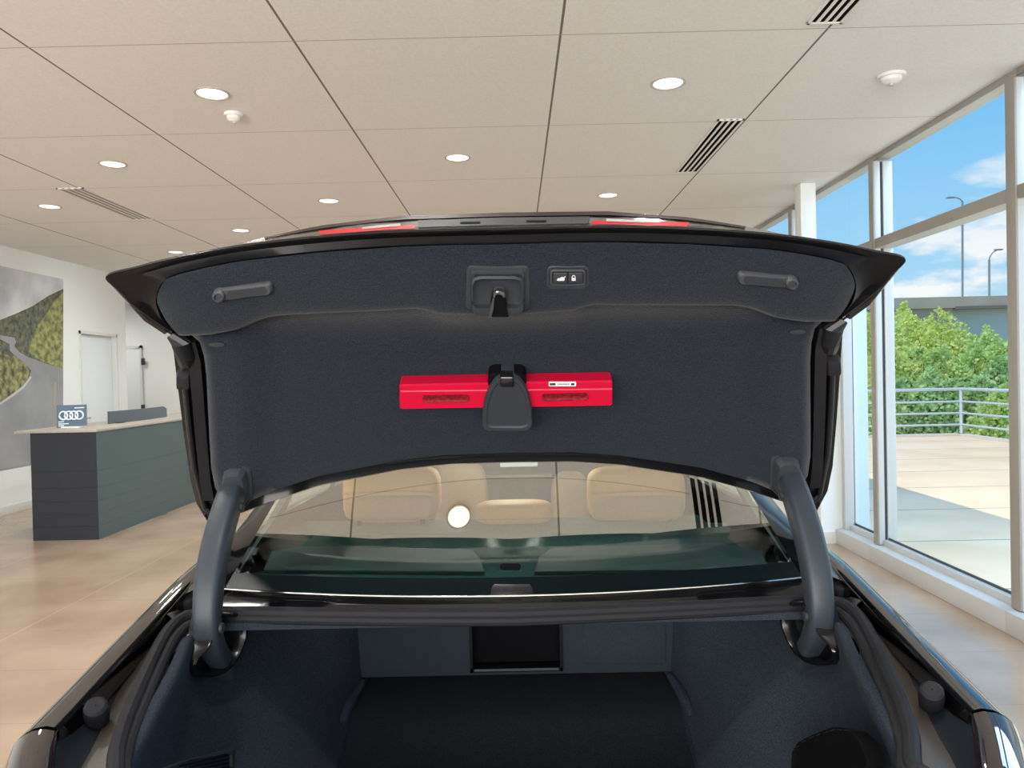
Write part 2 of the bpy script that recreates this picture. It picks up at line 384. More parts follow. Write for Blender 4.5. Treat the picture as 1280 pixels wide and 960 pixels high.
def vent(corners, label, nb, name='ceiling_vent', dark=None):
    (ax, ay), (bx, by), (dx_, dy_) = corners          # near-left, near-right, far-left
    a, b, d = PZ(ax, ay, H), PZ(bx, by, H), PZ(dx_, dy_, H)
    y0, y1 = a.y, d.y; x0, x1 = a.x, b.x
    t = thing(name, ((x0+x1)/2, (y0+y1)/2, H), label, 'vent', 'slotted ceiling vents')
    MB().box((x0+.01, y0+.01, H-.004), (x1-.01, y1-.01, H-.001)).build('backing', dark or M['black'], t, smooth=False)
    fr = MB(); s = .013
    fr.box((x0, y0, H-.010), (x1, y0+s, H)).box((x0, y1-s, H-.010), (x1, y1, H)).box((x0, y0, H-.010), (x0+s, y1, H)).box((x1-s, y0, H-.010), (x1, y1, H))
    fr.build('frame', M['white'], t, smooth=False)
    n = nb
    for k in range(1, n):
        xm = lerp(x0+s/2, x1-s/2, k/n); MB().box((xm-.0075, y0, H-.008), (xm+.0075, y1, H-.002)).build('slat', M['white'], t, smooth=False)
vent([(897, 149), (930, 149), (843, 215)], 'black slotted ceiling vent with white slats, the one fully in view near the window wall', 4)
vA = PZ(1035, 30, H); vB = PZ(990, 30, H)
t = [(1055, -28), (1103, -28), (988, 29)]
vent(t, 'black slotted ceiling vent with white slats at the top edge, closest to the camera', 4)
vent([(70, 235), (103, 234), (160, 274)], 'narrow grey slotted ceiling vent on the left above the reception counter', 4, dark=mat('grey_vent_void', (.30, .29, .28), .8))
vt = [(VX-VW/2, VX+VW/2, VY0, VY1)]
for x0, x1, y0, y1 in vt:
    t = thing('ceiling_vent', ((x0+x1)/2, (y0+y1)/2, H), 'black slotted ceiling vent over the car, seen only mirrored in the rear glass', 'vent', 'slotted ceiling vents')
    MB().box((x0+.01, y0+.01, H-.004), (x1-.01, y1-.01, H-.001)).build('backing', M['black'], t, smooth=False)
    s = .013; MB().box((x0, y0, H-.010), (x1, y0+s, H)).box((x0, y1-s, H-.010), (x1, y1, H)).box((x0, y0, H-.010), (x0+s, y1, H)).box((x1-s, y0, H-.010), (x1, y1, H)).build('frame', M['white'], t, smooth=False)
    for k in range(1, 4):
        xm = lerp(x0+s/2, x1-s/2, k/4); MB().box((xm-.0075, y0, H-.008), (xm+.0075, y1, H-.002)).build('slat', M['white'], t, smooth=False)
# ---------------------------------------------------------------- poster
def wsurf(dx): return lambda px, py: (PX(px, py, XL+dx), Vector((1, 0, 0)))
po = thing('wall_poster', PX(40, 582, XL), 'large frameless poster of a winding mountain road on the left wall', 'poster')
def L2(pts): return pts
E = -330   # far left, outside the frame
def wx(px, y79, yv=470):     # keep edges running to the vanishing point
    return (px, 470+(y79-470)*(645-px)/(645-79))
relief('sky_print', [wx(79, 349), wx(79, 574), wx(E, 574), wx(E, 349)], wsurf(.004), [(0, -.006), (0, 0)], mat('printed_cloudy_sky', (.36, .38, .42), .6, col2=(.78, .79, .80), vscale=1.3, detail=5, lo=.3, hi=.7), po, smooth=False)
hill = [(79, 361), (60, 370), (40, 383), (20, 392), (0, 400), (-60, 430), (-160, 455), (E, 470)]
relief('hill_print', hill+[wx(E, 573), wx(78.7, 573)], wsurf(.006), [(0, 0), (0, .001)], mat('printed_hillside', (.045, .055, .045), .7, col2=(.17, .18, .12), vscale=14, detail=8), po, smooth=False)
relief('grass_print', [(78.6, 366), (68, 376), (58, 392), (48, 405), (40, 424), (36, 440), (50, 450), (62, 455), (78.6, 462)], wsurf(.008), [(0, 0), (0, .001)], mat('printed_grass', (.11, .125, .05), .7, col2=(.36, .36, .14), vscale=14, detail=8), po, smooth=False)
relief('verge_print', [(0, 440), (12, 445), (28, 446), (36, 458), (35, 473), (22, 490), (8, 505), (0, 510), (-60, 560), wx(-90, 573), wx(E, 573), (E, 520)], wsurf(.008), [(0, 0), (0, .001)], mat('printed_verge', (.06, .06, .035), .7, col2=(.36, .35, .15), vscale=14, detail=8), po, smooth=False)
road = [(0, 419), (18, 422), (20, 427), (18, 433), (24, 440), (34, 446), (59, 455), (78.6, 461), wx(78.6, 573), wx(-120, 573), (-60, 540), (0, 503), (16, 492), (34, 477), (39, 463), (30, 453), (21, 447), (12, 438), (12, 430), (0, 424)]
relief('road_print', road, wsurf(.010), [(0, 0), (0, .001)], mat('printed_tarmac', (.24, .245, .26), .6, col2=(.36, .365, .38), vscale=1.2, detail=6), po, smooth=False)
relief('line_print', [(68, 478), (70, 478), (70, 500), (68, 534), (65, 560), (63, 560), (66, 520)], wsurf(.012), [(0, 0), (0, .001)], mat('printed_yellow_line', (.36, .33, .26), .6), po, smooth=False)
relief('line_print', [(38, 470), (39.3, 472), (30, 485), (14, 497), (-8, 511), (-8, 509), (12, 495), (28, 483)], wsurf(.012), [(0, 0), (0, .001)], mat('printed_white_line', (.5, .5, .48), .6), po, smooth=False)

# ---------------------------------------------------------------- reception counter
ca = PZ(39, 677, 0); cb = PZ(120, 676, 0); cy = 7.07; cxl, cxr = ca.x, cb.x; ch = 1.035
ct = thing('reception_counter', ((cxl+cxr)/2, cy, 0), 'dark slate reception counter with thin stone top on the left', 'counter')
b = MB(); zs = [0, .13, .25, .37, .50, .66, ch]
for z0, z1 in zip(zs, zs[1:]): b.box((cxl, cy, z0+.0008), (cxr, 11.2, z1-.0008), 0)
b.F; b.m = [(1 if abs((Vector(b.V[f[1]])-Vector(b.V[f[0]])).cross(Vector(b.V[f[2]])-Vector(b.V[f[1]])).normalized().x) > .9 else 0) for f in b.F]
b.build('cladding', [M['counter'], M['counter_lit']], ct, smooth=False)
MB().box((cxl+.02, cy+.02, 0), (cxr-.004, 11.18, ch-.01)).build('core', M['black'], ct, smooth=False)
p = PY(18, 541, cy-.01)
MB().box((p.x, cy-.02, ch), (cxr+.012, 11.22, ch+.024), bev=.004).build('counter_top', M['top'], ct)
zt = ch+.024
s0, s1 = PZ(136, 530, zt), PZ(203, 521, zt)
sc = thing('desk_screen', ((s0.x+s1.x)/2, (s0.y+s1.y)/2, zt), 'low dark grey curved screen panel standing on the reception counter', 'screen')
V = []; rows = []
for k in range(13):
    t = k/12; y = lerp(s0.y, s1.y, t); x = s0.x+(.05*sin(pi*t)) - .04*t; h = .135-.0*t
    if t > .93: h -= .03*((t-.93)/.07)**2
    rows.append([Vector((x-.012, y, zt)), Vector((x+.012, y, zt)), Vector((x+.012, y, zt+h)), Vector((x-.012, y, zt+h))])
MB().grid(rows, closed=True).add(rows[0], [(0, 1, 2, 3)]).add(rows[-1], [(0, 1, 2, 3)]).build('panel', mat('slate_screen', (.075, .10, .12), .5), sc)
MB().box((s0.x-.05, s0.y+.1, zt), (s0.x+.07, s0.y+.2, zt+.008)).build('foot', M['plastic'], sc)
MB().box((s1.x-.05, s1.y-.25, zt), (s1.x+.07, s1.y-.15, zt+.008)).build('foot', M['plastic'], sc)
sg0, sg1 = PZ(71, 536, zt), PZ(109, 533.5, zt); sy = (sg0.y+sg1.y)/2
ds = thing('desk_sign', ((sg0.x+sg1.x)/2, sy, zt), 'small blue grey desk sign with four linked silver rings on the counter', 'sign')
def ssurf(dy): return lambda px, py: (PY(px, py, sy-dy), Vector((0, -1, 0)))
relief('sign_board', [(70.5, 507), (107.5, 505.5), (108, 532), (71, 535)], ssurf(0), [(0, -.012), (0, 0)], mat('blue_grey_print', (.10, .15, .21), .4), ds, smooth=False)
MB().box((sg0.x-.01, sy-.035, zt), (sg1.x+.01, sy+.03, zt+.014), bev=.002).build('sign_base', mat('clear_white_base', (.9, .9, .9), .3), ds)
for k in range(4):
    cx = 79.2+k*6.6; b = MB(); c = PY(cx, 519.5-.25*k, sy-.006); R_ = (PY(cx+5.0, 519.5, sy).x-PY(cx, 519.5, sy).x)
    b.tube([c+Vector((cos(2*pi*i/28)*R_, 0, sin(2*pi*i/28)*R_)) for i in range(29)], .0075, n=6, cap=False); b.build('ring_emblem', mat('silver_print', (.80, .86, .92), .4) if k == 0 else bpy.data.materials['silver_print'], ds)
for x0, y0, x1 in ((93, 509.3, 105), (73, 527.0, 80), (73, 529.4, 86), (73, 531.8, 80)):
    relief('text_line', [(x0, y0), (x1, y0-.5), (x1, y0+.7), (x0, y0+1.2)], ssurf(.001), [(0, 0), (0, .001)], bpy.data.materials['silver_print'], ds, smooth=False)

# ================================================================ OUTSIDE
cor = PZ(1200, 545, 0)
MB().box((2.9, -8, -.3), (cor.x+.15, cor.y+.15, -.005)).build('patio', M['concrete'], smooth=False, kind='structure')
MB().box((2.9, cor.y, -.3), (cor.x+.15, cor.y+.16, .05)).box((cor.x, -8, -.3), (cor.x+.15, cor.y+.16, .05)).build('kerb', M['kerb'], smooth=False, kind='structure')
q = PX(1084, 500, 2.93); q0 = PX(1061, 500, 2.93)
MB().box((2.93, 6.5, -.02), (3.08, 7.6, 2.35)).build('outer_pier', M['extwhite'], smooth=False, kind='structure')
rt = thing('patio_railing', (cor.x, cor.y, .05), 'pale grey metal railing of four horizontal bars around the patio corner', 'railing')
zr = [PY(1200, y, cor.y).z for y in (486.5, 502, 516.5, 531)]
for i, z in enumerate(zr):
    rad = .034 if i == 0 else .022
    MB().tube([(2.5, cor.y+.07, z), (cor.x+.07, cor.y+.07, z), (cor.x+.075, -3, z)], rad, n=8).build('rail', M['rail'], rt)
for x, y in [(cor.x+.07, cor.y+.07), (cor.x-2.6, cor.y+.07), (cor.x-5.2, cor.y+.07), (cor.x+.07, cor.y-3.6), (cor.x+.07, cor.y-7.2)]:
    MB().tube([(x, y, .02), (x, y, zr[0])], .034, n=8).build('post', M['rail'], rt)
bank = []
for i in range(13):
    y = cor.y+.2+i*4; bank.append([Vector((x, y, -1.6+max(0, i-2)*.42+.25*noise.noise((x*.3, y*.3, 0)))) for x in (-15, 0, 5, 9, 12, 16, 22, 40)])
MB().grid(bank).build('bank', M['soil'], kind='structure')
MB().grid([[Vector((x, y, -1.7)) for x in (cor.x+.1, 16, 24, 40)] for y in (-10, 0, 8, 16.4)]).build('lower_ground', M['soil'], kind='structure')
def leaves(c, rx, ry, h, n, sz, m, parent, seed):
    rnd = random.Random(seed); V = []; Fc = []
    for i in range(n):
        u = rnd.random(); a = rnd.uniform(0, 2*pi); rad = (rnd.random()**.33)
        zf = rnd.random()**.8
        lump = .78+.3*noise.noise((cos(a)*1.5+c.x, sin(a)*1.5+c.y, zf*2.2+seed))
        ww = sin(pi*min(1, .22+.78*zf)**1.15)**.6 if zf < .995 else .1
        p = Vector((c.x+cos(a)*rx*rad*ww*lump*1.15, c.y+sin(a)*ry*rad*ww*lump*1.15, c.z+h*zf*(.88+.16*noise.noise((a*.8, seed, zf)))))
        d = Vector((rnd.uniform(-1, 1), rnd.uniform(-1, 1), rnd.uniform(-.3, 1.2))).normalized(); s = d.cross(Vector((rnd.uniform(-1, 1), rnd.uniform(-1, 1), rnd.uniform(-1, 1)))).normalized()
        L = sz*rnd.uniform(.7, 1.4); W = L*.42; k = len(V)
        V += [p, p+d*L*.5+s*W, p+d*L, p+d*L*.5-s*W]; Fc.append((k, k+1, k+2, k+3))
    return build('foliage', V, Fc, m, parent, smooth=False)
shrubs = [  # px, Y, py of the top, half width, leaf, label
    (1098, 24, 372, 1.3, 0, 'tall yellow green bush at the left, highest beside the window mullion'),
    (1135, 25.5, 373, 1.4, 0, 'tall yellow green bush reaching the concrete overpass wall'),
    (1168, 24.5, 384, 1.3, 0, 'rear bush left of the tallest street lamp, below the end of the pale blue girder'),
    (1200, 26, 398, 1.4, 1, 'rear bush directly below the tallest street lamp'),
    (1232, 25, 402, 1.3, 1, 'rear bush directly below the shorter street lamp'),
    (1266, 24, 408, 1.4, 1, 'rear bush at the right cut by the near window mullion'),
    (1108, 20.5, 412, 1.0, 0, 'middle row bush beside the left mullion, yellow tinged'),
    (1148, 20.8, 420, 1.0, 1, 'middle row bush in front of the overpass wall'),
    (1186, 20.6, 426, 1.0, 1, 'middle row bush straight above the railing corner post'),
    (1222, 21, 420, 1.0, 1, 'middle row bush just right of the railing corner post'),
    (1256, 20.4, 430, 1.0, 2, 'middle row bush at the right edge of the big pane'),
    (1096, 18.0, 470, .8, 1, 'low front bush behind the left end of the railing'),
    (1130, 17.8, 466, .8, 2, 'low front bush behind the long straight stretch of railing'),
    (1162, 17.7, 452, .8, 2, 'deep green front bush left of the railing corner'),
    (1196, 17.9, 462, .8, 2, 'deep green front bush right behind the railing corner post'),
    (1232, 17.6, 458, .8, 2, 'deep green front bush behind the angled stretch of railing'),
    (1266, 16.6, 470, .8, 1, 'low front bush at the right end of the railing')]
for i, (px, Y, pt, hw, lf, lab) in enumerate(shrubs):
    top = PY(px, pt, Y); base = Vector((top.x, Y, -1.75 if Y < 19 else (-1.6 if Y < 22 else -1.3)))
    t = thing('shrub', base, lab, 'bush', 'bushes on the bank beyond the railing')
    leaves(base, hw*1.35, hw, top.z-base.z, 8000, .10, M['leaf%d' % lf], t, i+3)
    b = MB()
    for k in range(5):
        a = 2*pi*k/5+i; b.tube(cat([base, base+Vector((cos(a)*.15, sin(a)*.15, (top.z-base.z)*.35)), base+Vector((cos(a)*.45*hw, sin(a)*.45*hw, (top.z-base.z)*.8))], 4), lambda t_: .04*(1-t_*.8), n=6)
    b.build('stem', M['bark'], t)
BY = 60
g0, g1 = PY(1010, 371, BY), PY(1400, 371, BY); zb = PY(1160, 385.5, BY).z; zg = PY(1230, 430, BY).z
br = thing('overpass_bridge', (g0.x, BY, -1), 'grey concrete road overpass behind the bushes', 'bridge')
MB().box((g0.x-30, BY, zb), (g1.x+70, BY+12, g0.z-.25)).build('parapet', M['bridge'], br, smooth=False)
gx = PY(1194, 386, BY).x
MB().box((g0.x-30, BY+.3, -2), (gx, BY+12, zb+.01)).build('abutment', M['bridge'], br, smooth=False)
MB().box((gx, BY+.8, zg), (g1.x+70, BY+11, zb+.01)).build('girder', M['girder'], br, smooth=False)
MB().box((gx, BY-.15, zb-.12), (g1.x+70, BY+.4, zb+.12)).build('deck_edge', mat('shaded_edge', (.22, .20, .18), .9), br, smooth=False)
def lamp_post(px, ytop, arm, lab):
    b = PY(px, 373, BY+1); tp = PY(px, ytop, BY+1)
    t = thing('street_lamp', b, lab, 'lamp post')
    MB().tube([b-Vector((0, 0, .3)), tp], .085, n=8).build('pole', M['pole'], t)
    e = [PY(px, ytop, BY+1)]+[PY(x, y, BY+1) for x, y in arm]
    MB().tube(cat(e, 5), .05, n=6).build('arm', M['pole'], t)
    l = e[-1]; d = (e[-1]-e[-2]).normalized(); MB().box(l-Vector((.3, .15, .06)), l+Vector((.3, .15, .05)), bev=.03).build('lantern', M['pole'], t)
lamp_post(1203, 252, [(1200, 249), (1195, 247), (1188, 247)], 'tallest street lamp on the overpass, arm pointing left')
lamp_post(1236.5, 325, [(1238, 320), (1242, 315), (1248, 312)], 'shorter street lamp on the overpass with arm curving right')
# ================================================================ THE CAR
car = thing('car', (XC, 3.0, 0), 'glossy black sedan seen from behind with its trunk lid raised', 'car')
nD = Vector((0, -.246, -.16)).normalized(); D0 = Vector((0, 1.42, 1.581))
nB = Vector((0, -.097, -.085)).normalized()
def deck(px, py, off=0): return PP(px, py, D0+nD*off, nD)
def surf_deck(px, py): return deck(px, py), nD
def centre_px(py, pf):
    a, b = 600., 660.
    for _ in range(6):
        fa, fb = pf(a, py).x-XC, pf(b, py).x-XC
        if abs(fb-fa) < 1e-9: break
        a, b = b, b-fb*(b-a)/(fb-fa)
    return b
def sym(left):                  # left half row (edge .. centre) -> whole row
    left = [Vector(p) for p in left]; left[-1].x = XC
    return left+[mir(p) for p in reversed(left[:-1])]
def prow(pts, pf, n=36):        # polyline of measured points (x rising to the centre) on a surface
    pts = list(pts); c = centre_px(pts[-1][1], pf); x0 = pts[0][0]
    out = []
    for k in range(n+1):
        x = x0+(c-x0)*(k/n); out.append(pf(x, pl(pts, min(x, pts[-1][0]))))
    return sym(out)
def irow(pts, n=5):             # (px, py, Y) knots, matched by index
    P = cat(pts, n); out = [PY(p[0], p[1], p[2]) for p in P[:-1]]
    l = P[-1]; pf = lambda x, y: PY(x, y, l[2]); out.append(PY(centre_px(l[1], pf), l[1], l[2]))
    return sym(out)
def both(name, mb, m, parent, **k):     # a piece and its mirror twin on the other side of the car
    a = MB(); a.V, a.F, a.m = list(mb.V), list(mb.F), list(mb.m)
    b = MB(); b.V, b.F, b.m = [mir(v) for v in mb.V], list(mb.F), list(mb.m)
    return a.build(name, m, parent, **k), b.build(name, m, parent, **k)

# ---------------------------------------------------------------- trunk lid
A_ = [(212, 414, 1.40), (185, 396, 1.375), (165, 381, 1.35), (150, 365, 1.325), (132, 346, 1.30), (170, 335, 1.285), (220, 322.5, 1.268), (300, 308, 1.243), (400, 297, 1.216), (500, 290.5, 1.198), (632, 287, 1.19)]
I_ = [(224, 419, 1.392), (210, 407, 1.378), (200, 395, 1.362), (195, 375, 1.332), (203, 353, 1.300), (225, 341.5, 1.290), (260, 333, 1.277), (300, 325.5, 1.262), (400, 314.5, 1.242), (500, 307.5, 1.227), (632, 304.5, 1.220)]
S_ = [(214, 416, 1.45), (190, 399, 1.44), (170, 384, 1.42), (156, 369, 1.41), (142, 350, 1.40), (182, 339, 1.43), (236, 325, 1.45), (300, 304, 1.44), (400, 283, 1.42), (500, 271, 1.405), (632, 266.5, 1.40)]
fr_edges = [((213, 416), 424), ((217, 440), 446), ((223, 490), 480), ((230, 545), 512), ((238, 600), 545), ((246, 630), 562)]
fr_bot = [(262, 656), (275, 652), (300, 641), (340, 626), (400, 606), (500, 586.5), (560, 580), (632, 577.5)]
n_ = 50
def frow(e, cy, off): return prow([e, (lerp(e[0], 632, .5), lerp(e[1], cy, .72)), (632, cy)], lambda x, y: deck(x, y, off), n_)
mb = MB()
inner = [frow(e, c, -.028) for e, c in fr_edges]+[prow(fr_bot, lambda x, y: deck(x, y, -.028), n_)]
outer = [frow((e[0]+3, e[1]), c, -.085) for e, c in fr_edges]+[prow([(x, y+1) for x, y in fr_bot], lambda x, y: deck(x, y, -.05), n_)]
A = irow(A_); S = irow(S_); I = irow(I_)
mb.grid(inner); mb.grid([a for a in outer]); mb.grid([[a[0] for a in inner], [a[0] for a in outer]]); mb.grid([[a[-1] for a in inner], [a[-1] for a in outer]]); mb.grid([inner[-1], outer[-1]])
A2 = [p+Vector((0, .010, .004)) for p in A]; Am = [p+Vector((0, .003, .004)) for p in A]
mid = [lerp(a, s, .5)+Vector((0, 0, -.004)) for a, s in zip(A2, S)]
mb.grid([A, Am, A2, mid, S])
def bk(s): return Vector((XC+max(-.625, min(.625, s.x-XC)), 1.50, 1.60))
mb.grid([S, [s+Vector((0, .004, -.006)) for s in S], [lerp(s, bk(s), .5) for s in S], [bk(s) for s in S]])
lid = mb.build('trunk_lid', M['paint'], car, angle=40)
fl = MB(); m1 = [lerp(a, b, .45)+Vector((0, .012, .004)) for a, b in zip(A, I)]
fl.grid([A, [lerp(a, b, .10) for a, b in zip(A, I)], m1, [lerp(a, b, .9)+Vector((0, .004, 0)) for a, b in zip(A, I)], I, [p+Vector((0, .03, -.004)) for p in I]])
fl.build('inner_flange', M['flange'], lid, angle=50)
# corner bracket seen under the tip of the lid
cb_ = MB(); cb_.tube([PY(137, 349, 1.315), PY(160, 372, 1.36), PY(184, 397, 1.40), PY(209, 412, 1.43)], lambda t: .005+.006*t, n=8); both('corner_gusset', cb_, M['gloss'], lid)
# felt lining
TOP = [(195, 356), (205, 350), (225, 342.5), (260, 334), (300, 326.5), (400, 315.5), (500, 308.5), (560, 306.5), (632, 305.5)]
BOT = [(195, 400), (208, 412), (224, 418), (260, 416.5), (290, 411), (306, 404), (322, 397), (345, 392.5), (400, 389.5), (480, 386), (518, 383.5), (532, 385.5), (548, 390), (580, 391), (632, 391)]
def bandY(px, t):
    q = min(1.05, abs(632-px)/436); return lerp(1.215, 1.30, t)+.078*q*q
def band_t(px, py):
    x = px if px <= 632 else 1264-px; dy = 0 if px <= 632 else .043*(px-632)
    a, b = pl(TOP, x), pl(BOT, x); return max(-.2, min(1.2, (py+dy-a)/(b-a)))
def surf_band(px, py): return PY(px, py, bandY(px, band_t(px, py))), nB
lin = MB(); rows = []
for t, ex in ((0, 207), (.06, 203), (.18, 199), (.33, 196.5), (.5, 196.5), (.66, 200), (.82, 207), (.94, 215), (1, 222)):
    pf = lambda x, y: PY(x, y, bandY(x, t)-.006*sin(pi*t)**.5)
    cy = lerp(pl(TOP, 632), pl(BOT, 632), t); c = centre_px(cy, pf); row = []
    for k in range(73):
        x = ex+(c-ex)*k/72; row.append(pf(x, lerp(pl(TOP, min(632, x)), pl(BOT, min(632, x)), t)))
    rows.append(sym(row))
rows.insert(0, [p+Vector((0, .022, 0)) for p in rows[0]])
C = rows[-1]
rows.append([p+Vector((0, .006, -.0025)) for p in C]); rows.append([p+Vector((0, .05, .004)) for p in C])
def side_off(px): t = max(0, min(1, (350-px)/55)); return .020*t*t*(3-2*t)
def lrow(pts):
    pf = lambda x, y: deck(x, y, side_off(x)); pts = list(pts); c = centre_px(pts[-1][1], pf); x0 = pts[0][0]; out = [deck(x0+1, pts[0][1], -.03)]
    for k in range(72):
        u = k/71; x = x0+(c-x0)*u
        e = -.018*max(0, 1-(x-x0)/9)**2
        out.append(deck(x, pl(pts, min(x, 632)), side_off(x)+e))
    return sym(out)
rows.append(lrow([(250, 428), (300, 427), (345, 424), (632, 418)]))
rows.append(lrow([(255, 445), (632, 436)])); rows.append(lrow([(258, 470), (632, 456)])); rows.append(lrow([(260, 510), (632, 486)]))
rows.append(lrow([(262, 550), (450, 528), (632, 516)])); rows.append(lrow([(264, 585), (450, 553), (632, 540)]))
rows.append(lrow([(269, 610), (320, 596), (400, 578), (500, 560), (632, 553)])); rows.append(lrow([(276, 622), (300, 621), (340, 605), (400, 587), (500, 568), (632, 561)]))
lowest = lrow([(284, 631), (298, 632), (316, 625), (340, 614), (400, 594.5), (500, 575), (560, 568.5), (632, 566)])
rows.append(lowest); rows.append([p-nD*.03 for p in lowest])
lin.grid(rows); lin.build('lining', M['felt'], lid, angle=85)
# side seals and rubber stops between lining and painted edge
s1 = MB(); s1.tube([deck(x, y, -.016) for x, y in ((238, 425), (244, 450), (248, 500), (252, 550), (257, 598), (262, 622))], 1, sect=[(-.011, -.01), (.011, -.01), (.011, .01), (-.011, .01)]); both('side_trim', s1, M['satin'], lid, angle=30)
s2 = MB(); s2.tube([deck(x, y, -.02) for x, y in ((227, 425), (230, 470), (236, 530), (243, 585), (256, 635), (268, 645))], .006, n=8); both('side_trim', s2, M['satin'], lid)
st = MB(); st.tube([deck(222, 418, -.01), deck(227, 430, .0), deck(231, 445, .0), deck(233, 453, -.015)], lambda t: .020-.004*t, n=10); both('rubber_boot', st, M['satin'], lid)
st = MB(); relief_add(st, rr(223, 459, 244, 482, 4), lambda x, y: (deck(x, y, -.028), nD), [(0, -.01), (0, .012), (3, .024), (6, .026)]); both('rubber_buffer', st, M['rubber'], lid)
st = MB(); st.lathe([(.013, 0), (.013, .008), (.009, .011), (.009, .006), (.004, .006), (.001, .006)], deck(263, 641, -.028), nD, 18); both('fixing_bolt', st, M['rubber'], lid)
st = MB(); relief_add(st, oval(271, 430.5, 10, 2.6), lambda x, y: (deck(x, y, .021), nD), [(0, -.004), (0, .0015), (2, .002)]); both('trim_clip', st, M['plastic'], lid)
# grab handles
hs0 = lambda x, y: (surf_band(x, y)[0], nB)
hs = raised(hs0, .006)
def lv(L): return [(i, h_-.006) for i, h_ in L]
def rot(pts, cx, cy, a): c, s = cos(RAD(a)), sin(RAD(a)); return [(cx+(x-cx)*c-(y-cy)*s, cy+(x-cx)*s+(y-cy)*c) for x, y in pts]
def pair(name, outline, levels, m, parents=None, sf=hs):
    b = MB(); relief_add(b, outline, sf, lv(levels))
    a = MB(); a.V, a.F, a.m = list(b.V), list(b.F), list(b.m); c = MB(); c.V, c.F, c.m = [mir(v) for v in b.V], list(b.F), list(b.m)
    P_ = parents or (lid, lid)
    return a.build(name, m, P_[0]), c.build(name, m, P_[1])
g = pair('grab_handle', rot(rr(267, 356, 342, 371, 6), 305, 363.5, -8), [(0, -.006), (0, .006), (1.5, .011), (3, .013)], M['handle'])
def sub(name, outline, levels, m, parents, sf=hs):
    b = MB(); relief_add(b, outline, sf, levels)
    for p, f in zip(parents, (lambda v: v, mir)):
        c = MB(); c.V, c.F, c.m = [f(v) for v in b.V], list(b.F), list(b.m); c.build(name, m, p)
pair('handle_lock', oval(275, 367.5, 8.6, 8), [(0, .0), (0, .012), (1.5, .016), (3, .017), (4, .012), (5.5, .012), (6, .004)], M['handle'])
pair('handle_recess', rot(rr(284, 358.5, 335, 368.5, 5), 309, 363.5, -8), [(0, .012), (0, .0138), (1, .0138)], M['plastic'])
# latch housing
def one(name, outline, levels, m, parent=lid, sf=hs, **k): return relief(name, outline, sf, lv(levels) if sf is hs else levels, m, parent, **k)
lh = one('latch_housing', rr(582.5, 332, 662, 388, 6), [(0, -.008), (0, .004), (1.5, .0055), (5.5, .0055), (7, .010), (9.5, .010), (11, .002), (14, -.0)], M['plastic'])
one('latch_bowl', [(589, 353), (592, 345), (600, 342.5), (644, 342.5), (652, 345), (655, 353), (655, 378), (652, 384), (645, 388.5), (600, 388.5), (593, 385), (590, 378)], [(0, .006), (0, .013), (2, .016), (5, .011), (9, .008)], M['plastic'])
one('latch_bowl_edge', [(590, 373), (592, 377), (598, 379), (646, 379), (652, 377), (654.5, 371), (655, 380), (651, 387), (644, 389.5), (600, 389.5), (593, 387), (590, 381)], [(0, .008), (0, .018), (1, .021), (2.5, .0215)], M['plastic'])
one('latch_slot', [(615, 365), (617, 358), (630, 358), (632, 372), (636, 389), (611, 389), (613, 378)], [(0, .008), (0, .0225), (1, .0228)], M['black'])
one('latch_hook', [(616, 363.5), (617, 357), (623, 355), (630, 356.5), (632, 363), (629, 363), (628, 360), (623, 358.5), (619, 360), (619, 364)], [(0, .012), (0, .026), (.3, .027)], M['chrome'])
one('latch_hook', [(613, 377), (616, 366), (618, 366), (617, 378), (614, 389), (611, 389)], [(0, .012), (0, .0255), (.3, .026)], M['handle'])
# switch panel
sw = one('switch_panel', rr(683, 332.5, 736.5, 362.5, 7), [(0, -.006), (0, .004), (1.5, .006), (3.2, .006), (4.5, .002)], M['plastic'])
one('switch_frame', rr(687.5, 337, 732, 358, 4), [(0, 0), (0, .0060), (1, .0070), (2.2, .0070), (3, .003)], M['handle'])
one('switch_button', rr(691.5, 341, 709.2, 354.5, 1.2), [(0, .002), (0, .006), (1, .007)], M['plastic'], label='left button with a white car symbol')
one('switch_button', rr(710.6, 341, 728.5, 354.5, 1.2), [(0, .002), (0, .006), (1, .007)], M['plastic'], label='right button with a white padlock symbol')
sfI = raised(hs0, .0072)
one('car_symbol', [(696, 349.5), (697.5, 348), (700, 347.6), (702, 346), (705, 346.6), (706.3, 345), (707, 345.6), (705.6, 348), (705.6, 350.2), (704.6, 351), (698, 351), (696.3, 350.6)], [(0, 0), (0, .0003)], M['icon'], sf=sfI, smooth=False)
one('padlock_symbol', rr(714.6, 347.2, 719.6, 351, .5), [(0, 0), (0, .0003)], M['icon'], sf=sfI, smooth=False)
b = MB(); b.tube([sfI(717.1+2*cos(a), 347-2.6*sin(a))[0] for a in [pi*k/10 for k in range(11)]], .0007, n=6); b.build('padlock_symbol', M['icon'], lid)
# lamps on the outer face of the lid
def AS(px, t, h=.004):
    a = PY(px, pl([(p[0], p[1]) for p in A_[4:]], px), pl([(p[0], p[2]) for p in A_[4:]], px))+Vector((0, .010, .004)); s = PY(px, pl([(p[0], p[1]) for p in S_[4:]], px), pl([(p[0], p[2]) for p in S_[4:]], px))
    return lerp(a, s, t)+Vector((0, 0, -.004*(1-abs(2*t-1))+h*.5))
def patch(name, x0, x1, t0, t1, m, taper=(0, 0), twin=True, h=.004):
    rows = [[AS(lerp(x0, x1, k/16), t, h) for k in range(17)] for t in (t0, lerp(t0, t1, .5), t1)]
    rows = [[AS(lerp(x0, x1, k/16), lerp(t0+taper[0]*(1-k/16), t1-taper[1]*(k/16), j/3), h) for k in range(17)] for j in range(4)]
    mb = MB().grid(rows)
    if twin: return both(name, mb, m, lid)
    return mb.build(name, m, lid)
patch('tail_light', 398, 518, .10, .62, M['redlamp'], (0, .2))
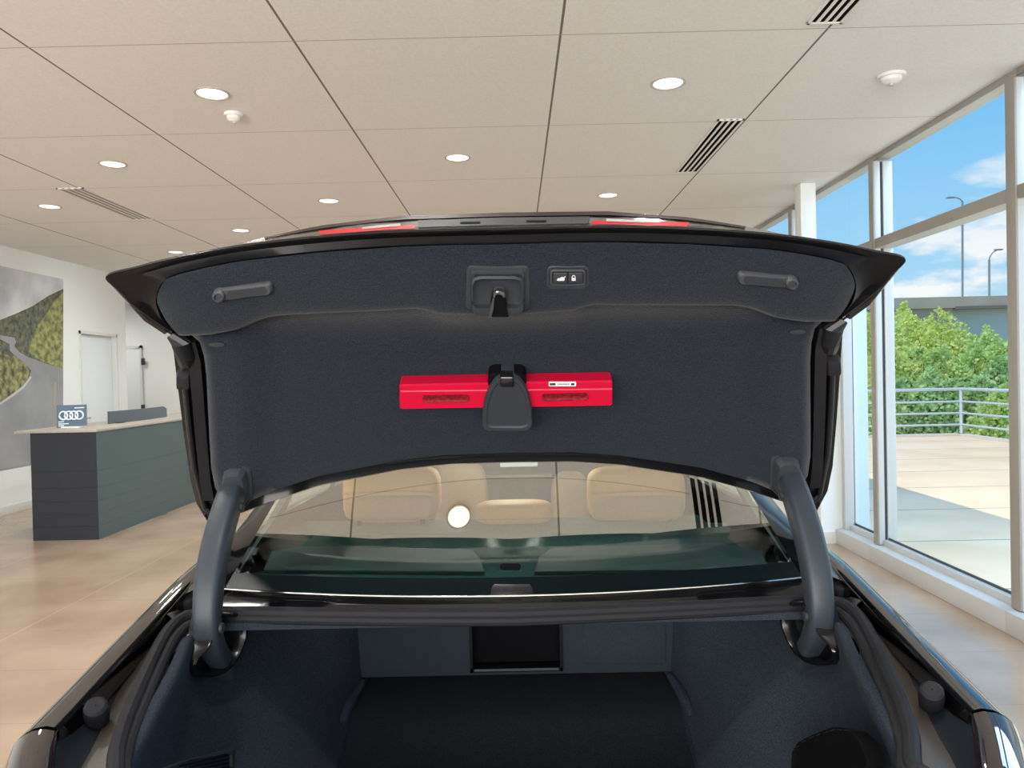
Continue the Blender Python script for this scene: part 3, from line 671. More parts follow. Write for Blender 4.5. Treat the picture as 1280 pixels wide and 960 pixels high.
patch('tail_light_window', 452, 500, .32, .54, mat('grey_lamp_reflector', (.32, .29, .28), .6, spec=.05), h=.006)
patch('light_strip', 330, 632, .76, .97, M['strip'], h=.005)
patch('plate_recess', 522, 632, .2, .7, mat('dark_plate_recess', (.03, .032, .036), .6, spec=.1), h=.004)
patch('plate_lamp', 575, 600, .35, .5, M['black'], h=.007)
# holder for the warning triangle
holder = [(603, 533), (603, 515), (606, 500), (612, 485), (619, 475), (628, 471), (641, 471), (650, 475), (657, 484), (662, 498), (665, 513), (666, 532), (663, 538), (656, 540), (612, 540), (606, 538)]
one('triangle_holder', holder, [(0, -.055), (0, -.004), (1.5, 0), (5, 0), (6.5, -.0025), (10, -.0025)], M['plastic'], sf=raised(surf_deck, .050))
one('holder_tab', rr(625, 470.5, 642, 483, 2), [(0, -.02), (0, .003), (1.5, .005)], M['gloss'], sf=raised(surf_deck, .050))
one('holder_shade', rr(610, 467.5, 658, 488, 8), [(0, -.035), (0, -.003), (2, .0)], M['black'], sf=raised(surf_deck, .038))  # black piece standing in for the shading around the holder's top
# ---------------------------------------------------------------- warning triangle case, carried on the lid
tc_ = thing('warning_triangle_case', deck(634, 512, .01), 'bright red warning triangle case clipped across the trunk lid lining', 'warning triangle')
caseS = raised(surf_deck, .034)
body = [(499, 483.5), (501, 481.5), (760, 476.5), (765, 477), (766, 480), (766, 506), (764, 508), (502, 512.5), (499.5, 511), (499, 500)]
relief('case_body', body, caseS, [(0, -.033), (0, -.004), (1.5, 0)], M['red'], tc_, angle=25)
relief('case_ridge', [(501, 488.5), (765, 485.5), (765, 486.7), (501, 489.7)], caseS, [(0, -.004), (0, .0008)], mat('red_edge_highlight', (.85, .10, .14), .35), tc_, smooth=False)
for x0, x1, y in ((528, 587, 498), (677, 736, 496)):
    relief('reflector', rot(rr(x0, y-4.8, x1, y+4.8, 4.6), (x0+x1)/2, y, -1), caseS, [(0, -.004), (0, .0012), (1, .0012), (1.6, .0006)], M['redref'], tc_)
relief('sticker', rr(686, 477.6, 720, 482.6, .6), caseS, [(0, -.002), (0, .0008)], M['sticker'], tc_, smooth=False)
for x0, x1 in ((687, 694.5), (713.5, 718)):
    relief('sticker_print', [(x0, 478.6), (x1, 478.5), (x1, 481.3), (x0, 481.4)], caseS, [(0, 0), (0, .0012)], M['ink'], tc_, smooth=False)
for k in range(7):
    x0 = 697+k*2.2; relief('sticker_print', [(x0, 479), (x0+1.5, 479), (x0+1.5, 480.6), (x0, 480.6)], caseS, [(0, 0), (0, .0012)], M['handle'], tc_, smooth=False)
# ---------------------------------------------------------------- hinge arms
XA = XC-.600
arm_px = [(298, 596), (291, 613), (282, 640), (272, 676), (264, 715), (260, 752), (260, 785), (266, 812), (281, 838)]
P = [PX(x, y, XA) for x, y in arm_px]
for p in P: p.x = XA
P = cat(P, 5)
sect = [(math.copysign(abs(cos(2*pi*k/24))**.55, cos(2*pi*k/24))*.0258, math.copysign(abs(sin(2*pi*k/24))**.55, sin(2*pi*k/24))*.025) for k in range(24)]
am = MB(); am.tube(P, lambda t: .92+.12*sin(pi*min(1, t*1.3)), sect=sect, up=Vector((0, -1, .25)))
for nm in (0,):
    pr = both('hinge_arm', am, M['armpl'], car, angle=70)
br_ = MB(); relief_add(br_, [(276, 640), (275, 592), (278, 582), (286, 578.5), (304, 578.5), (312, 583), (315, 592), (317, 622), (308, 632), (296, 640)], lambda x, y: (deck(x, y, .012), nD), [(0, -.03), (0, .004), (2, .007), (4, .007), (5.5, .016), (8, .024), (11, .026)])
for o_, f in zip(pr, (lambda v: v, mir)):
    c = MB(); c.V, c.F, c.m = [f(v) for v in br_.V], list(br_.F), list(br_.m); c.build('hinge_bracket', M['plastic'], o_, angle=30)
    for i, dx in ((8, .0), (29, .0)):
        q = f(P[i]+Vector((.029, 0, -.01)))
        MB().lathe([(.010, -.004), (.010, .0015), (.006, .003), (.001, .003)], q, Vector((1 if f(Vector((-1, 0, 0))).x < 0 else -1, 0, 0)), 14).build('screw_cap', M['plastic'], o_)
# ---------------------------------------------------------------- trunk opening: seal, gutter, liner
RIM = Vector((0, -.13, 1)).normalized(); R0 = Vector((0, 1.5, 1.02))
def rim(px, py, dz=0): return PP(px, py, R0+Vector((0, 0, dz)), RIM)
seal_px = [(143, 978), (146, 940), (158, 900), (178, 853), (195, 816), (208, 792), (224, 776), (246, 768), (290, 765.5), (400, 767), (520, 768), (632, 768)]
sp_ = [rim(x, y) for x, y in seal_px]; sp_[-1].x = XC
pre = [Vector((XC-.42, .86, .66)), Vector((XC-.52, .875, .74)), Vector((XC-.552, .92, .89)), Vector((XC-.556, .98, .945))]
left = cat([Vector((XC, .85, .64))]+pre+sp_, 6)
path = left+[mir(p) for p in reversed(left[:-1])]
sl = MB(); sl.tube(path, .0125, n=10, cap=False); sl.tube([Vector((XC+(p.x-XC)*.972, p.y-.010, p.z-.010)) for p in path], .0105, n=10, cap=False)
bodyp = MB()
SO = [(118, 1012), (131, 968), (148, 906), (170, 850), (188, 808), (201, 785), (216, 770), (240, 760)]
PI = [(76, 1012), (97, 968), (118, 930), (155, 850), (180, 801), (196, 777), (214, 757), (236, 737)]
FE = [(52, 1012), (56, 968), (65, 921), (112, 868), (162, 812), (211, 760), (248, 720), (262, 692)]
fen = lambda px, py, dz=0: PP(px, py, Vector((0, 1.5, 1.04+dz)), RIM)
rSO = cat([rim(x, y, -.012) for x, y in SO], 5); rPI = cat([rim(x, y, -.022) for x, y in PI], 5); rFE = cat([fen(x, y) for x, y in FE], 5)
gt = MB(); gt.grid([[p+Vector((.03, 0, -.006)) for p in rSO], rSO, [lerp(a, b, .5)+Vector((0, 0, -.002)) for a, b in zip(rSO, rPI)], rPI])
# ---- outer body
def fx(Y): return pl([(1.0, .628), (1.085, .673), (1.35, .688), (1.66, .704), (1.95, .728), (2.4, .75), (3.2, .765), (4.3, .75), (5.2, .68), (5.8, .52)], Y)
def fz(Y): return pl([(.8, .70), (.9, .90), (1.0, .965), (1.085, .986), (1.66, 1.061), (2.0, 1.075), (2.6, 1.06), (3.4, 1.03), (4.3, 1.0), (5.2, .90), (5.8, .74)], Y)
prof = [(-.002, -.035), (0, 0), (.004, .004), (.018, .007), (.036, .004), (.048, -.002), (.062, -.013), (.070, -.03), (.09, -.07), (.115, -.14), (.14, -.26), (.15, -.40), (.14, -.58), (.11, -.74)]
Ys = [1.088, 1.13, 1.2, 1.28, 1.35, 1.43, 1.5, 1.58, 1.66, 1.8, 1.95, 2.15, 2.4, 2.8, 3.2, 3.75, 4.3, 4.75, 5.2, 5.5, 5.8]
bd = MB()
side = [[Vector((XC-fx(Y)-dx, Y, max(.22, fz(Y)+dz))) for Y in Ys] for dx, dz in prof]
bd.grid(side); bd.grid([[mir(p) for p in r] for r in side])
# cowl behind the trunk opening, under the rear glass
cow = []
for k in range(33):
    s = -1+k/16; cow.append([Vector((XC+s*.66, 1.512+.05*s*s, 1.012)), Vector((XC+s*.655, 1.520+.06*s*s, 1.028)), Vector((XC+s*.65, 1.545+.07*s*s, 1.034+.01*s*s))])
gh = MB(); gh.grid(cow)
# roof, rear pillars, bonnet
ro = [[Vector((XC+s*.60, Y, z-.05*s*s)) for s in [-1+k/8 for k in range(17)]] for Y, z in ((2.02, 1.39), (2.3, 1.44), (2.8, 1.475), (3.2, 1.46), (3.45, 1.43))]
gh.grid(ro); gh.grid([[p-Vector((0, 0, .025)) for p in r] for r in ro])
def gl(s, t, h=0):
    b_ = Vector((XC+s*.625, 1.535+.065*s*s, 1.041+.008*s*s)); u = Vector((XC+s*.54, 2.03+.01*s*s, 1.380-.03*s*s))
    return lerp(b_, u, t)+Vector((0, -.62, .78))*(.004*4*t*(1-t)+h)
def pillar(side_):
    rows = []
    for t in [k/8 for k in range(9)]:
        a = gl(-1, t, -.001); bY = lerp(1.56, 2.25, t); lo = Vector((XC-fx(bY)-.001, bY, fz(bY))); hi = Vector((XC-.60, 2.25, 1.40)); b_ = lerp(lo, hi, t**1.6)
        rows.append([a, lerp(a, b_, .5)+Vector((-.012, -.01, .01)), b_])
    return rows
pr_ = pillar(-1); gh.grid(pr_); gh.grid([[mir(p) for p in r] for r in pr_])
post = [[Vector((XC-fx(Y), Y, fz(Y))), Vector((XC-.60, lerp(Y, 3.0, .08), 1.405))] for Y in (2.25, 2.42)]; gh.grid(post); gh.grid([[mir(p) for p in r] for r in post])
post = [[Vector((XC-fx(Y), Y, fz(Y))), Vector((XC-.60, Y, 1.41))] for Y in (3.02, 3.12)]; gh.grid(post); gh.grid([[mir(p) for p in r] for r in post])
post = [[Vector((XC-fx(Y), Y, fz(Y))), Vector((XC-.59, Y2, 1.39))] for Y, Y2 in ((4.05, 3.40), (4.20, 3.47))]; gh.grid(post); gh.grid([[mir(p) for p in r] for r in post])
ho = [[Vector((XC+s*(fx(Y)+.002), Y, fz(Y)+.05*(1-s*s)*(1-(Y-4.3)/3))) for s in [-1+k/8 for k in range(17)]] for Y in (4.2, 4.5, 4.9, 5.3, 5.65, 5.8)]
bd.grid(ho)
nose = [[Vector((XC+s*(fx(5.8)+.14*min(1, j)), 5.8+.12*(1-s*s)+.02*j, lerp(.74, .25, j/4))) for s in [-1+k/8 for k in range(17)]] for j in range(5)]; bd.grid(nose)
# bumper under the opening
bu = []
for j, (z, yo) in enumerate(((.70, .0), (.66, -.05), (.60, -.07), (.50, -.07), (.40, -.04), (.28, .03))):
    bu.append([Vector((XC+s*(.60+.25*min(1, abs(s)**4) if abs(s) < 1 else .84), .90+yo+.20*abs(s)**5, z)) for s in [-1+k/16 for k in range(33)]])
bd.grid(bu)
gh.build('roof_and_pillars', M['paint'], car, angle=35)
body_o = bd.build('body', M['bodypaint'], car, angle=35)
sl.build('trunk_seal', M['rubber'], car)
both('gutter', gt, M['gutter'], car, angle=45)
gp = MB(); gp.grid([rPI, [lerp(a, b, .12)+Vector((0, 0, -.004)) for a, b in zip(rPI, rFE)], [lerp(a, b, .45)+Vector((-.012, 0, -.004)) for a, b in zip(rPI, rFE)], [lerp(a, b, .72)+Vector((-.012, 0, .002)) for a, b in zip(rPI, rFE)], [lerp(a, b, .93)+Vector((-.0, 0, .004)) for a, b in zip(rPI, rFE)], rFE])
both('gutter_cover', gp, M['gplastic'], car, angle=35)
q = rim(121, 893, .0); ax = Vector((.25, -.55, .80)).normalized()
both('rubber_stop', MB().lathe([(.017, -.02), (.019, .006), (.017, .022), (.013, .026), (.001, .026)], q, ax, 20), M['rubber'], car)
q = rim(236, 757, -.01)
both('rubber_stop', MB().lathe([(.018, -.01), (.017, .016), (.014, .020), (.001, .021)], q, Vector((0, -.3, 1)), 18), M['rubber'], car)
# tail lamps that stay on the fenders
tl = []
TY = [1.083, 1.05, 1.0, .95, .90, .86, .84]; TX = [.673, .656, .628, .603, .588, .58, .575]; TZ = [.985, .978, .962, .935, .89, .82, .70]
for dx, dz in [(-.004, -.05)]+prof[1:10]: tl.append([Vector((XC-x-dx*(1+.2*(k/6)), y, max(.6, z+dz*.9))) for k, (x, y, z) in enumerate(zip(TX, TY, TZ))])
both('tail_light', MB().grid(tl), M['lampglass'], car, angle=40)
# trunk liner
st_ = [(.93, [(.535, .90), (.545, .84), (.55, .75), (.54, .66), (.50, .585), (.40, .556), (0, .55)]),
       (1.0, [(.545, .938), (.556, .87), (.56, .77), (.55, .66), (.50, .585), (.40, .556), (0, .55)]),
       (1.15, [(.565, .962), (.58, .88), (.578, .77), (.54, .66), (.48, .585), (.39, .556), (0, .55)]),
       (1.3, [(.590, .982), (.600, .89), (.585, .77), (.52, .655), (.46, .58), (.38, .556), (0, .55)]),
       (1.42, [(.620, .995), (.615, .90), (.575, .78), (.505, .66), (.445, .58), (.375, .556), (0, .55)]),
       (1.52, [(.640, .995), (.61, .90), (.555, .78), (.49, .67), (.435, .59), (.37, .558), (0, .553)]),
       (1.7, [(.60, .992), (.555, .89), (.50, .78), (.455, .68), (.42, .60), (.37, .563), (0, .556)]),
       (1.77, [(.565, .992), (.53, .89), (.485, .78), (.445, .69), (.42, .62), (.37, .585), (0, .580)]),
       (1.82, [(.53, .992), (.50, .89), (.47, .785), (.44, .70), (.418, .65), (.37, .628), (0, .625)]),
       (1.86, [(.50, .992), (.475, .89), (.455, .79), (.435, .71), (.417, .67), (.37, .652), (0, .650)]),
       (1.95, [(.425, .992), (.42, .89), (.415, .79), (.41, .71), (.405, .68), (.37, .668), (0, .665)]),
       (2.06, [(.42, .992), (.415, .89), (.41, .79), (.405, .71), (.40, .69), (.37, .683), (0, .682)]),
       (2.14, [(.42, .992), (.415, .89), (.41, .79), (.405, .72), (.40, .70), (.37, .69), (0, .69)])]
lr = []
for Y, pr2 in st_:
    if Y < 1.5: pr2 = [(pr2[0][0]+.022, pr2[0][1]+.006)]+pr2
    else: pr2 = [(pr2[0][0]+.005, pr2[0][1]+.001)]+pr2
    l = cat([Vector((XC-h, Y, z)) for h, z in pr2], 5); lr.append(l+[mir(p) for p in reversed(l[:-1])])
fl_ = [[r[i] for i in range(28, 43)] for r in lr]
trunk = MB(); trunk.grid([r[:29] for r in lr]); trunk.grid([r[42:] for r in lr]); trunk.grid([[Vector((XC-.64, 1.515, 1.0)), Vector((XC+.64, 1.515, 1.0))], [Vector((XC-.62, 2.14, .995)), Vector((XC+.62, 2.14, .995))]])
lip_ = [[Vector((XC+s*.60, 1.497+.0*s, 1.006)), Vector((XC+s*.60, 1.500, .990)), Vector((XC+s*.60, 1.53, .988))] for s in (-1, -.5, 0, .5, 1)]
trunk.grid(lip_)
trunk.grid([[Vector((XC-.44, 2.14, z)), Vector((XC+.44, 2.14, z))] for z in (.55, 1.0)])
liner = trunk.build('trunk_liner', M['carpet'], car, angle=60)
MB().grid(fl_).build('trunk_floor', M['carpetshade'], liner, angle=60)
YB = 1.95
ho0, ho1 = PY(587, 772, YB), PY(703, 836, YB); pb = PY(640, 843, YB).z; pl_, pr3 = XC-.43, XC+.425
b = MB(); b.box((pl_, YB, pb), (ho0.x, YB+.05, 1.0)).box((ho1.x, YB, pb), (pr3, YB+.05, 1.0)).box((ho0.x, YB, pb), (ho1.x, YB+.05, ho1.z))
b.build('seat_back_panel', M['carpet2'], liner, smooth=False)
b = MB().box((ho0.x, YB+.045, ho1.z), (ho1.x, YB+.05, 1.0)).build('load_hatch', M['black'], liner, smooth=False)
b = MB(); s = .006
b.box((ho0.x-.002, YB-.006, ho1.z-.004), (ho0.x+s, YB+.03, 1.0)).box((ho1.x-s, YB-.006, ho1.z-.004), (ho1.x+.002, YB+.03, 1.0)).box((ho0.x, YB-.006, ho1.z-.004), (ho1.x, YB+.03, ho1.z+s)); b.build('hatch_frame', M['gloss'], liner, smooth=False)
MB().box((ho0.x+.01, YB-.008, ho1.z), (ho1.x-.01, YB-.004, ho1.z+.006)).build('hatch_edge', M['handle'], liner, smooth=False)
sfB = lambda x, y: (PY(x, y, YB), Vector((0, -1, 0)))
relief('hatch_cover', rr(728, 768, 832, 830, 4), sfB, [(0, -.004), (0, .004), (1.5, .006)], M['carpet2'], liner)
wall_l = lambda x, y: (PX(x, y, XC-.535), Vector((.9, -.3, .3)).normalized())
vn = [(196, 966), (240, 948.5), (284, 937.5), (290, 940.5), (291, 966)]
relief('side_vent', vn, wall_l, [(0, -.03), (0, .006), (2.5, .009), (5, .009), (6.5, .004)], M['plastic'], liner, label='left grey vent grille with ribs')
for k in range(4):
    relief('vent_rib', [(222+k*2, 957+k*3.5), (282, 943.5+k*5), (282, 945.5+k*5), (222+k*2, 959.5+k*3.5)], wall_l, [(0, 0), (0, .0085)], M['black'], liner, smooth=False)
wall_r = lambda x, y: (PX(x, y, XC+.525), Vector((-.9, -.3, .3)).normalized())
relief('net_pocket', [(1088, 975), (1088, 948), (1078, 925), (1064, 911), (1045, 909), (1020, 918), (1000, 928), (992, 940), (991, 975)], wall_r, [(0, -.03), (0, .004), (2, .006), (4, .001)], M['black'], liner, label='right dark pocket with stitched edge')
for i, (x, y) in enumerate([(994, 934), (1003, 927), (1012, 922.5), (1021, 919), (1030, 916), (1039, 913), (1048, 911.5), (1057, 912)]):
    relief('stitch', [(x, y), (x+5, y-2.2 if i < 6 else y+.5), (x+5, y-1.2 if i < 6 else y+1.5), (x, y+1)], lambda x, y: (PX(x, y, XC+.519), Vector((-1, 0, 0))), [(0, 0), (0, .002)], M['rubber'], liner, smooth=False)
# arm well bezels
bz = MB(); bA, bB, bC = PY(262, 848, 1.435), PY(304, 768, 1.53), PY(239, 836, 1.385); bn = (bB-bA).cross(bC-bA).normalized()
if bn.y > 0: bn = -bn
bp = bA
bzp = [(291, 765), (303, 768), (308, 778), (307, 796), (300, 815), (290, 832), (278, 842), (262, 847), (247, 846.5), (239, 840), (238, 831), (243, 822), (254, 810), (262, 795), (266, 775), (276, 765)]
relief_add(bz, bzp, lambda x, y: (PP(x, y, bp, bn), bn), [(0, -.05), (0, .004), (2, .008), (4, .008), (6, .001), (7, -.02)], True)
both('arm_well', bz, M['well'], liner, angle=30)
# ---------------------------------------------------------------- rear glass
ss = [-1+k/16 for k in range(33)]; tt = [k/12 for k in range(13)]
glass_o = MB().grid([[gl(s, t) for s in ss] for t in tt]).build('rear_window', M['rglass'], car)
MB().grid([[gl(s, t, .0016) for s in ss] for t in (0, .025, .05, .075)]).build('glass_edge_band', M['frit'], glass_o)
MB().tube([gl(s, -.008, .003) for s in ss], .0026, n=8).build('glass_trim', M['chrome'], glass_o)
gn = Vector((0, -.62, .78)); gp0 = gl(0, .05)
gsf = lambda x, y: (PP(x, y, gp0+gn*.003, gn), gn)
relief('brake_lamp_shield', [(613, 746), (614, 736), (618, 731), (662, 731), (666, 736), (667, 746)], gsf, [(0, -.002), (0, .002), (1, .003)], M['satin'], glass_o)
relief('sensor_patch', rr(625, 704.5, 651, 712, 3.5), gsf, [(0, -.002), (0, .0005)], M['black'], glass_o)
# side and front glass
def quad(pts, name, m): return build(name, pts, [(0, 1, 2, 3)], m, car, smooth=False)
for f in (lambda v: v, mir):
    W_ = lambda Y: Vector((XC-fx(Y)+.002, Y, fz(Y)))
    R_ = lambda Y: Vector((XC-.598, Y, 1.405))
    quad([f(v) for v in (W_(2.42), W_(3.02), R_(3.02), R_(2.45))], 'side_window', M['sglass'])
    quad([f(v) for v in (W_(3.12), W_(4.05), R_(3.42), R_(3.12))], 'side_window', M['sglass'])
MB().grid([[Vector((XC+s*lerp(.74, .59, t), lerp(4.22, 3.45, t)+.08*(1-s*s)*(1-t), lerp(1.0, 1.42, t)-.03*s*s*t)) for s in [-1+k/6 for k in range(13)]] for t in (0, .25, .5, .75, 1)]).build('windshield', M['sglass'], car)
# ---------------------------------------------------------------- cabin
sh = MB(); sh.grid([[Vector((XC+s*lerp(.62, .60, t), lerp(1.56+.06*s*s, 2.32, t), 1.020+.008*t)) for s in ss] for t in (0, .15, .4, .7, 1)]); sh.box((XC-.60, 2.30, .62), (XC+.60, 2.42, 1.028))
shelf = sh.build('parcel_shelf', M['shelf'], car)
zsf = lambda x, y: (PZ(x, y, 1.028), Vector((0, 0, 1)))
for pts in ([(376, 668), (378, 656), (386, 653), (560, 651), (585, 655), (580, 662), (575, 668)], [(690, 668), (700, 655), (720, 652), (905, 655), (913, 662), (912, 668)]):
    relief('shelf_ledge', pts, zsf, [(0, -.004), (0, .004), (2, .005)], M['ledge'], shelf)
for pts in ([(330, 714), (340, 690), (380, 684), (590, 688), (600, 700), (606, 716)], [(668, 716), (674, 698), (690, 686), (900, 680), (950, 690), (962, 712)]):
    relief('speaker_grille', pts, zsf, [(0, -.004), (0, .003), (2, .004)], M['shelf2'], shelf)
def headrest(name, x0, x1, y0, y1, Y, dep, m, e=4.2, posts=True, label=None):
    a, b_ = PY(x0, y0, Y), PY(x1, y1, Y); c = (a+b_)/2; sz = Vector((b_.x-a.x, dep, a.z-b_.z))
    V, Fc = pillow(c, sz, e); o = build(name, V, Fc, m, car, label=label)
    return o, c, sz
for x0, x1 in ((430, 552), (733, 855)):
    o, c, sz = headrest('rear_headrest', x0, x1, 584, 650, 2.38, .13, M['tan'], 4.5)
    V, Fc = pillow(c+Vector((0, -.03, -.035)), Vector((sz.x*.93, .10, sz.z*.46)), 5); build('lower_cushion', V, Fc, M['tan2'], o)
    b = MB()
    for s in (-1, 1): b.tube([c+Vector((s*.10, -.05, -sz.z*.2)), c+Vector((s*.10, -.05, -sz.z*.55))], .007, n=8)
    b.build('headrest_post', M['plastic'], o)
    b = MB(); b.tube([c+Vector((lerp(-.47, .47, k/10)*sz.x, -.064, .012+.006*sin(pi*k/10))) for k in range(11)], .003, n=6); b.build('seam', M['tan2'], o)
o, c, sz = headrest('rear_headrest', 594, 691, 627, 652, 2.36, .12, M['tan'], 4, label='low middle rear headrest')
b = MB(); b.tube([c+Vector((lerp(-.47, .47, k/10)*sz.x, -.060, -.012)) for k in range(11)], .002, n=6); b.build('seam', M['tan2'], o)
b = MB()
for s in (-1, 1):
    V, Fc = pillow(Vector((XC+s*.33, 2.36, .80)), (.60, .2, .44), 5); b.add(V, Fc)
    V, Fc = pillow(Vector((XC+s*.33, 2.62, .55)), (.60, .6, .18), 5); b.add(V, Fc)
b.build('rear_bench', M['tan'], car)
for x0, x1, yt in ((538, 612, 577), (688, 738, 590)):
    o, c, sz = headrest('front_seat', x0, x1, yt, 690, 3.25, .16, M['tan3'], 3.6)
    V, Fc = pillow(Vector((c.x, 3.5, .60)), (.5, .55, .16), 4); build('seat_cushion', V, Fc, M['tan3'], o)
MB().box((XC-.70, 3.95, .55), (XC+.70, 4.15, 1.06), bev=.03).build('dashboard', M['dash'], car)
a, b_ = PY(625, 576, 3.9), PY(672, 583, 3.9); MB().box((a.x, 3.9, b_.z), (b_.x, 3.93, a.z), bev=.004).build('dash_screen', M['screen'], car)
a, b_ = PY(604, 594, 3.93), PY(690, 596, 3.93); MB().box((a.x, 3.92, b_.z), (b_.x, 3.95, a.z)).build('dash_trim', M['bare'], car)
MB().box((XC-.12, 3.0, .5), (XC+.12, 3.95, .80), bev=.02).build('centre_console', M['dash'], car)
b = MB()
for f in (lambda v: v, mir):
    rows = []
    for t in [k/8 for k in range(9)]:
        g_ = gl(-1, t, -.02); bY = lerp(1.62, 2.3, t); lo = Vector((XC-fx(bY)+.06, bY, 1.03)); hi = Vector((XC-.57, 2.32, 1.39))
        rows.append([f(g_+Vector((-.004, 0, 0))), f(lerp(g_, lerp(lo, hi, t), .5)), f(lerp(lo, hi, t))])
    b.grid(rows)
b.build('pillar_trim', M['cabin'], car)
b = MB(); b.grid([[p-Vector((0, 0, .03)) for p in r] for r in ro]); b.build('headliner', M['cabin'], car)
MB().box((XC-.70, 2.3, .22), (XC+.70, 4.3, .26)).build('cabin_floor', M['dash'], car)
# wheels
for y in (1.75, 4.85):
    wv = MB(); c = Vector((XC-fx(min(y, 4.3))-.02, y, .345))
    wv.lathe([(.23, .0), (.33, .0), (.345, -.02), (.345, -.20), (.33, -.22), (.23, -.22)], c, Vector((-1, 0, 0)), 36)
    a, b_ = both('wheel', MB().lathe([(.23, .10), (.33, .10), (.345, .08), (.345, -.12), (.33, -.14), (.23, -.14)], c, Vector((-1, 0, 0)), 36), M['tyre'], car)
    for o_, f in ((a, lambda v: v), (b_, mir)):
        rm = MB().lathe([(.235, .09), (.225, .07), (.20, .06), (.08, .075), (.05, .09), (.001, .09)], c, Vector((-1, 0, 0)), 30); rm.V = [f(v) for v in rm.V]; rm.build('wheel_rim', M['bare'], o_)

pad = MB(); pad.tube(cat([Vector((XC-.405, 1.935, .70)), Vector((XC-.418, 1.88, .685)), Vector((XC-.424, 1.83, .672)), Vector((XC-.428, 1.80, .655))], 5), lambda t: .015-.006*abs(2*t-1), n=10); both('corner_pad', pad, M['carpet'], liner)
# ================================================================ LIGHT
w = bpy.data.worlds.new('World'); scn.world = w; w.use_nodes = True; nt = w.node_tree; nt.nodes.clear()
out = nt.nodes.new('ShaderNodeOutputWorld'); bg = nt.nodes.new('ShaderNodeBackground'); nt.links.new(bg.outputs[0], out.inputs[0])
tc = nt.nodes.new('ShaderNodeTexCoord'); sp = nt.nodes.new('ShaderNodeSeparateXYZ'); nt.links.new(tc.outputs['Generated'], sp.inputs[0])
rp = nt.nodes.new('ShaderNodeValToRGB'); cr = rp.color_ramp
mp = nt.nodes.new('ShaderNodeMapRange'); mp.inputs[1].default_value = -1; nt.links.new(sp.outputs['Z'], mp.inputs[0]); nt.links.new(mp.outputs[0], rp.inputs[0])
stops = [(0, (.62, .56, .48)), (.485, (.6, .55, .48)), (.505, (.72, .84, .95)), (.55, (.42, .73, .98)), (.64, (.22, .58, .97)), (1, (.12, .38, .85))]
while len(cr.elements) < len(stops): cr.elements.new(.5)
for e, (p, c) in zip(cr.elements, stops): e.position = p; e.color = (*c, 1)
mpg = nt.nodes.new('ShaderNodeMapping'); mpg.inputs['Scale'].default_value = (5.5, 5.5, 15); mpg.inputs['Location'].default_value = (CLX, CLY, CLZ); nt.links.new(tc.outputs['Generated'], mpg.inputs[0])
nz = nt.nodes.new('ShaderNodeTexNoise'); nz.inputs['Scale'].default_value = 1.0; nz.inputs['Detail'].default_value = 7; nz.inputs['Roughness'].default_value = .55; nt.links.new(mpg.outputs[0], nz.inputs[0])
cl = nt.nodes.new('ShaderNodeValToRGB'); cl.color_ramp.elements[0].position = .495; cl.color_ramp.elements[1].position = .58; nt.links.new(nz.outputs['Fac'], cl.inputs[0])
fade = nt.nodes.new('ShaderNodeMapRange'); fade.inputs[1].default_value = .34; fade.inputs[2].default_value = .12; nt.links.new(sp.outputs['Z'], fade.inputs[0])
up = nt.nodes.new('ShaderNodeMapRange'); up.inputs[1].default_value = 0; up.inputs[2].default_value = .02; nt.links.new(sp.outputs['Z'], up.inputs[0])
mu = nt.nodes.new('ShaderNodeMath'); mu.operation = 'MULTIPLY'; nt.links.new(cl.outputs[0], mu.inputs[0]); nt.links.new(fade.outputs[0], mu.inputs[1])
mu2 = nt.nodes.new('ShaderNodeMath'); mu2.operation = 'MULTIPLY'; nt.links.new(mu.outputs[0], mu2.inputs[0]); nt.links.new(up.outputs[0], mu2.inputs[1])
mx = nt.nodes.new('ShaderNodeMix'); mx.data_type = 'RGBA'; nt.links.new(mu2.outputs[0], mx.inputs[0]); nt.links.new(rp.outputs[0], mx.inputs[6]); mx.inputs[7].default_value = (1.0, 1.0, 1.02, 1)
nt.links.new(mx.outputs[2], bg.inputs[0]); bg.inputs[1].default_value = 1.0
def light(name, kind, loc, energy, col=(1, 1, 1), **k):
    d = bpy.data.lights.new(name, kind); d.energy = energy; d.color = col
    for a, v in k.items(): setattr(d, a, v)
    o = bpy.data.objects.new(name, d); COL.objects.link(o); o.location = loc; return o
sun = light('sun', 'SUN', (0, 0, 10), 2.9, (1, .90, .76), angle=.01)
el = RAD(64); d = Vector((cos(el), .45*cos(el), -sin(el)*1.0)); sun.rotation_euler = d.to_track_quat('-Z', 'Y').to_euler()
for ix in range(-6, 3):
    for iy in range(-2, 9):
        if (ix+iy) % 2: continue
        x = -.40+1.285*ix; y = 2.95+1.297*iy
        if x < -4.9 or x > 1.2 or y > 12.5 or y < -4 : continue
        l = light('ceiling_lamp', 'SPOT', (x, y, H-.03), LAMP, (1, .965, .92), spot_size=RAD(165), spot_blend=1.0, shadow_soft_size=.08)
        l.rotation_euler = (0, 0, 0)
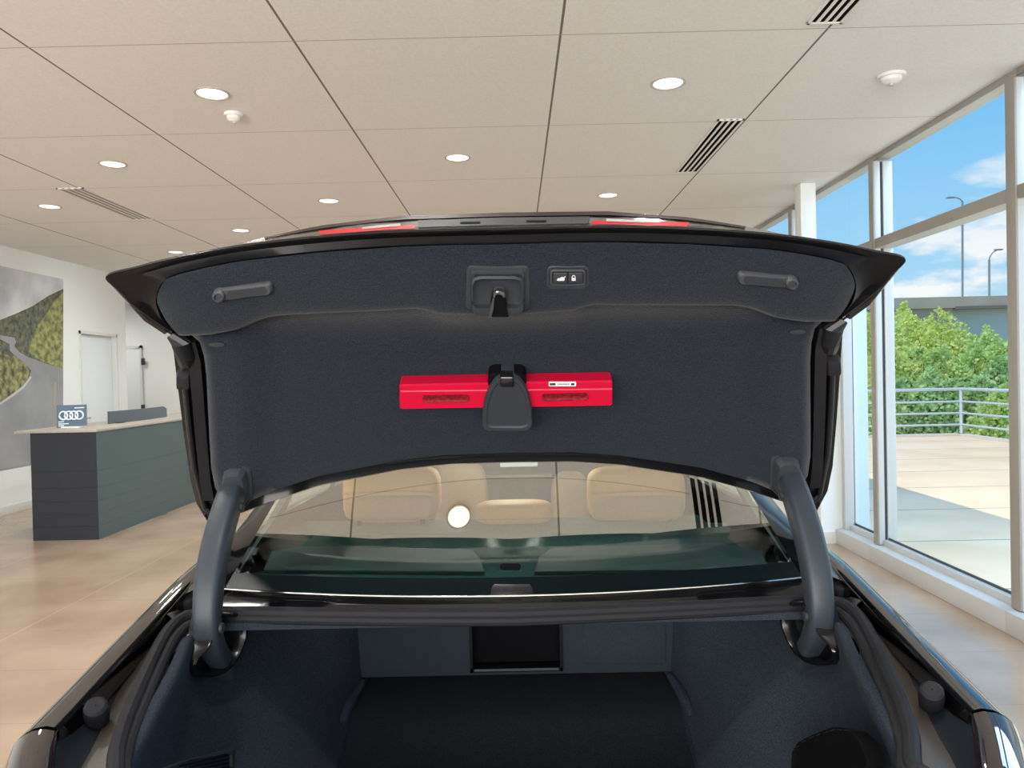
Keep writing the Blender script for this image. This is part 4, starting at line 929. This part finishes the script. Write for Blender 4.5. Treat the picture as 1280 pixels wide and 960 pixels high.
a = light('rear_fill_lamp', 'AREA', (-2.5, -5.6, 1.3), BACK, (1, .97, .93), shape='RECTANGLE', size=9, size_y=2.4)  # added fill lamp behind the camera, brightens ceiling and lid lining
a.rotation_euler = Vector((.0, 1, .22)).to_track_quat('-Z', 'Z').to_euler()
a = light('sky_fill_lamp', 'AREA', (5.0, 3.0, 5.4), SKYFILL, (.58, .78, 1), shape='RECTANGLE', size=2.2, size_y=14)  # added fill lamp above the window view, stands in for blue sky light
a.rotation_euler = Vector((-.55, 0, -1)).to_track_quat('-Z', 'Y').to_euler()
light('ceiling_lamp', 'SPOT', (-7.3, 12.3, H-.03), LAMP*1.3, (1, .97, .93), spot_size=RAD(165), spot_blend=1.0, shadow_soft_size=.08)  # added unseen lamp, brightens the recess around the back door
for x, y in ((-4.23, 6.82), (-4.23, 9.36), (-2.95, 8.09)):
    l = light('wall_fill_lamp', 'SPOT', (x, y, H-.03), WALLFILL, (.93, 1, .98), spot_size=RAD(105), spot_blend=1.0, shadow_soft_size=.08)  # extra spots added at the downlights to brighten the left wall
    l.rotation_euler = Vector((-1.0, .35, -.95)).to_track_quat('-Z', 'Y').to_euler()
light('cabin_fill_lamp', 'POINT', (XC, 2.75, 1.36), CABFILL, (1, .95, .88), shadow_soft_size=.06)  # added fill lamp inside the cabin, brightens the headrests behind the rear glass
# ================================================================ CAMERA
cd = bpy.data.cameras.new('camera'); cam = bpy.data.objects.new('camera', cd); COL.objects.link(cam)
cam.matrix_world = Matrix.Translation(EYE) @ MROT.to_4x4()
cd.sensor_fit = 'HORIZONTAL'; cd.sensor_width = 36; cd.lens = 36*F/1280; cd.clip_start = .05; cd.clip_end = 500
scn.camera = cam
scn.view_settings.view_transform = 'Standard'; scn.view_settings.look = 'None'
scn.view_settings.exposure = EXPO
scn.cycles.use_denoising = True; scn.cycles.max_bounces = 10; scn.cycles.transparent_max_bounces = 16
scn.cycles.caustics_reflective = False; scn.cycles.caustics_refractive = False; scn.cycles.sample_clamp_indirect = 4
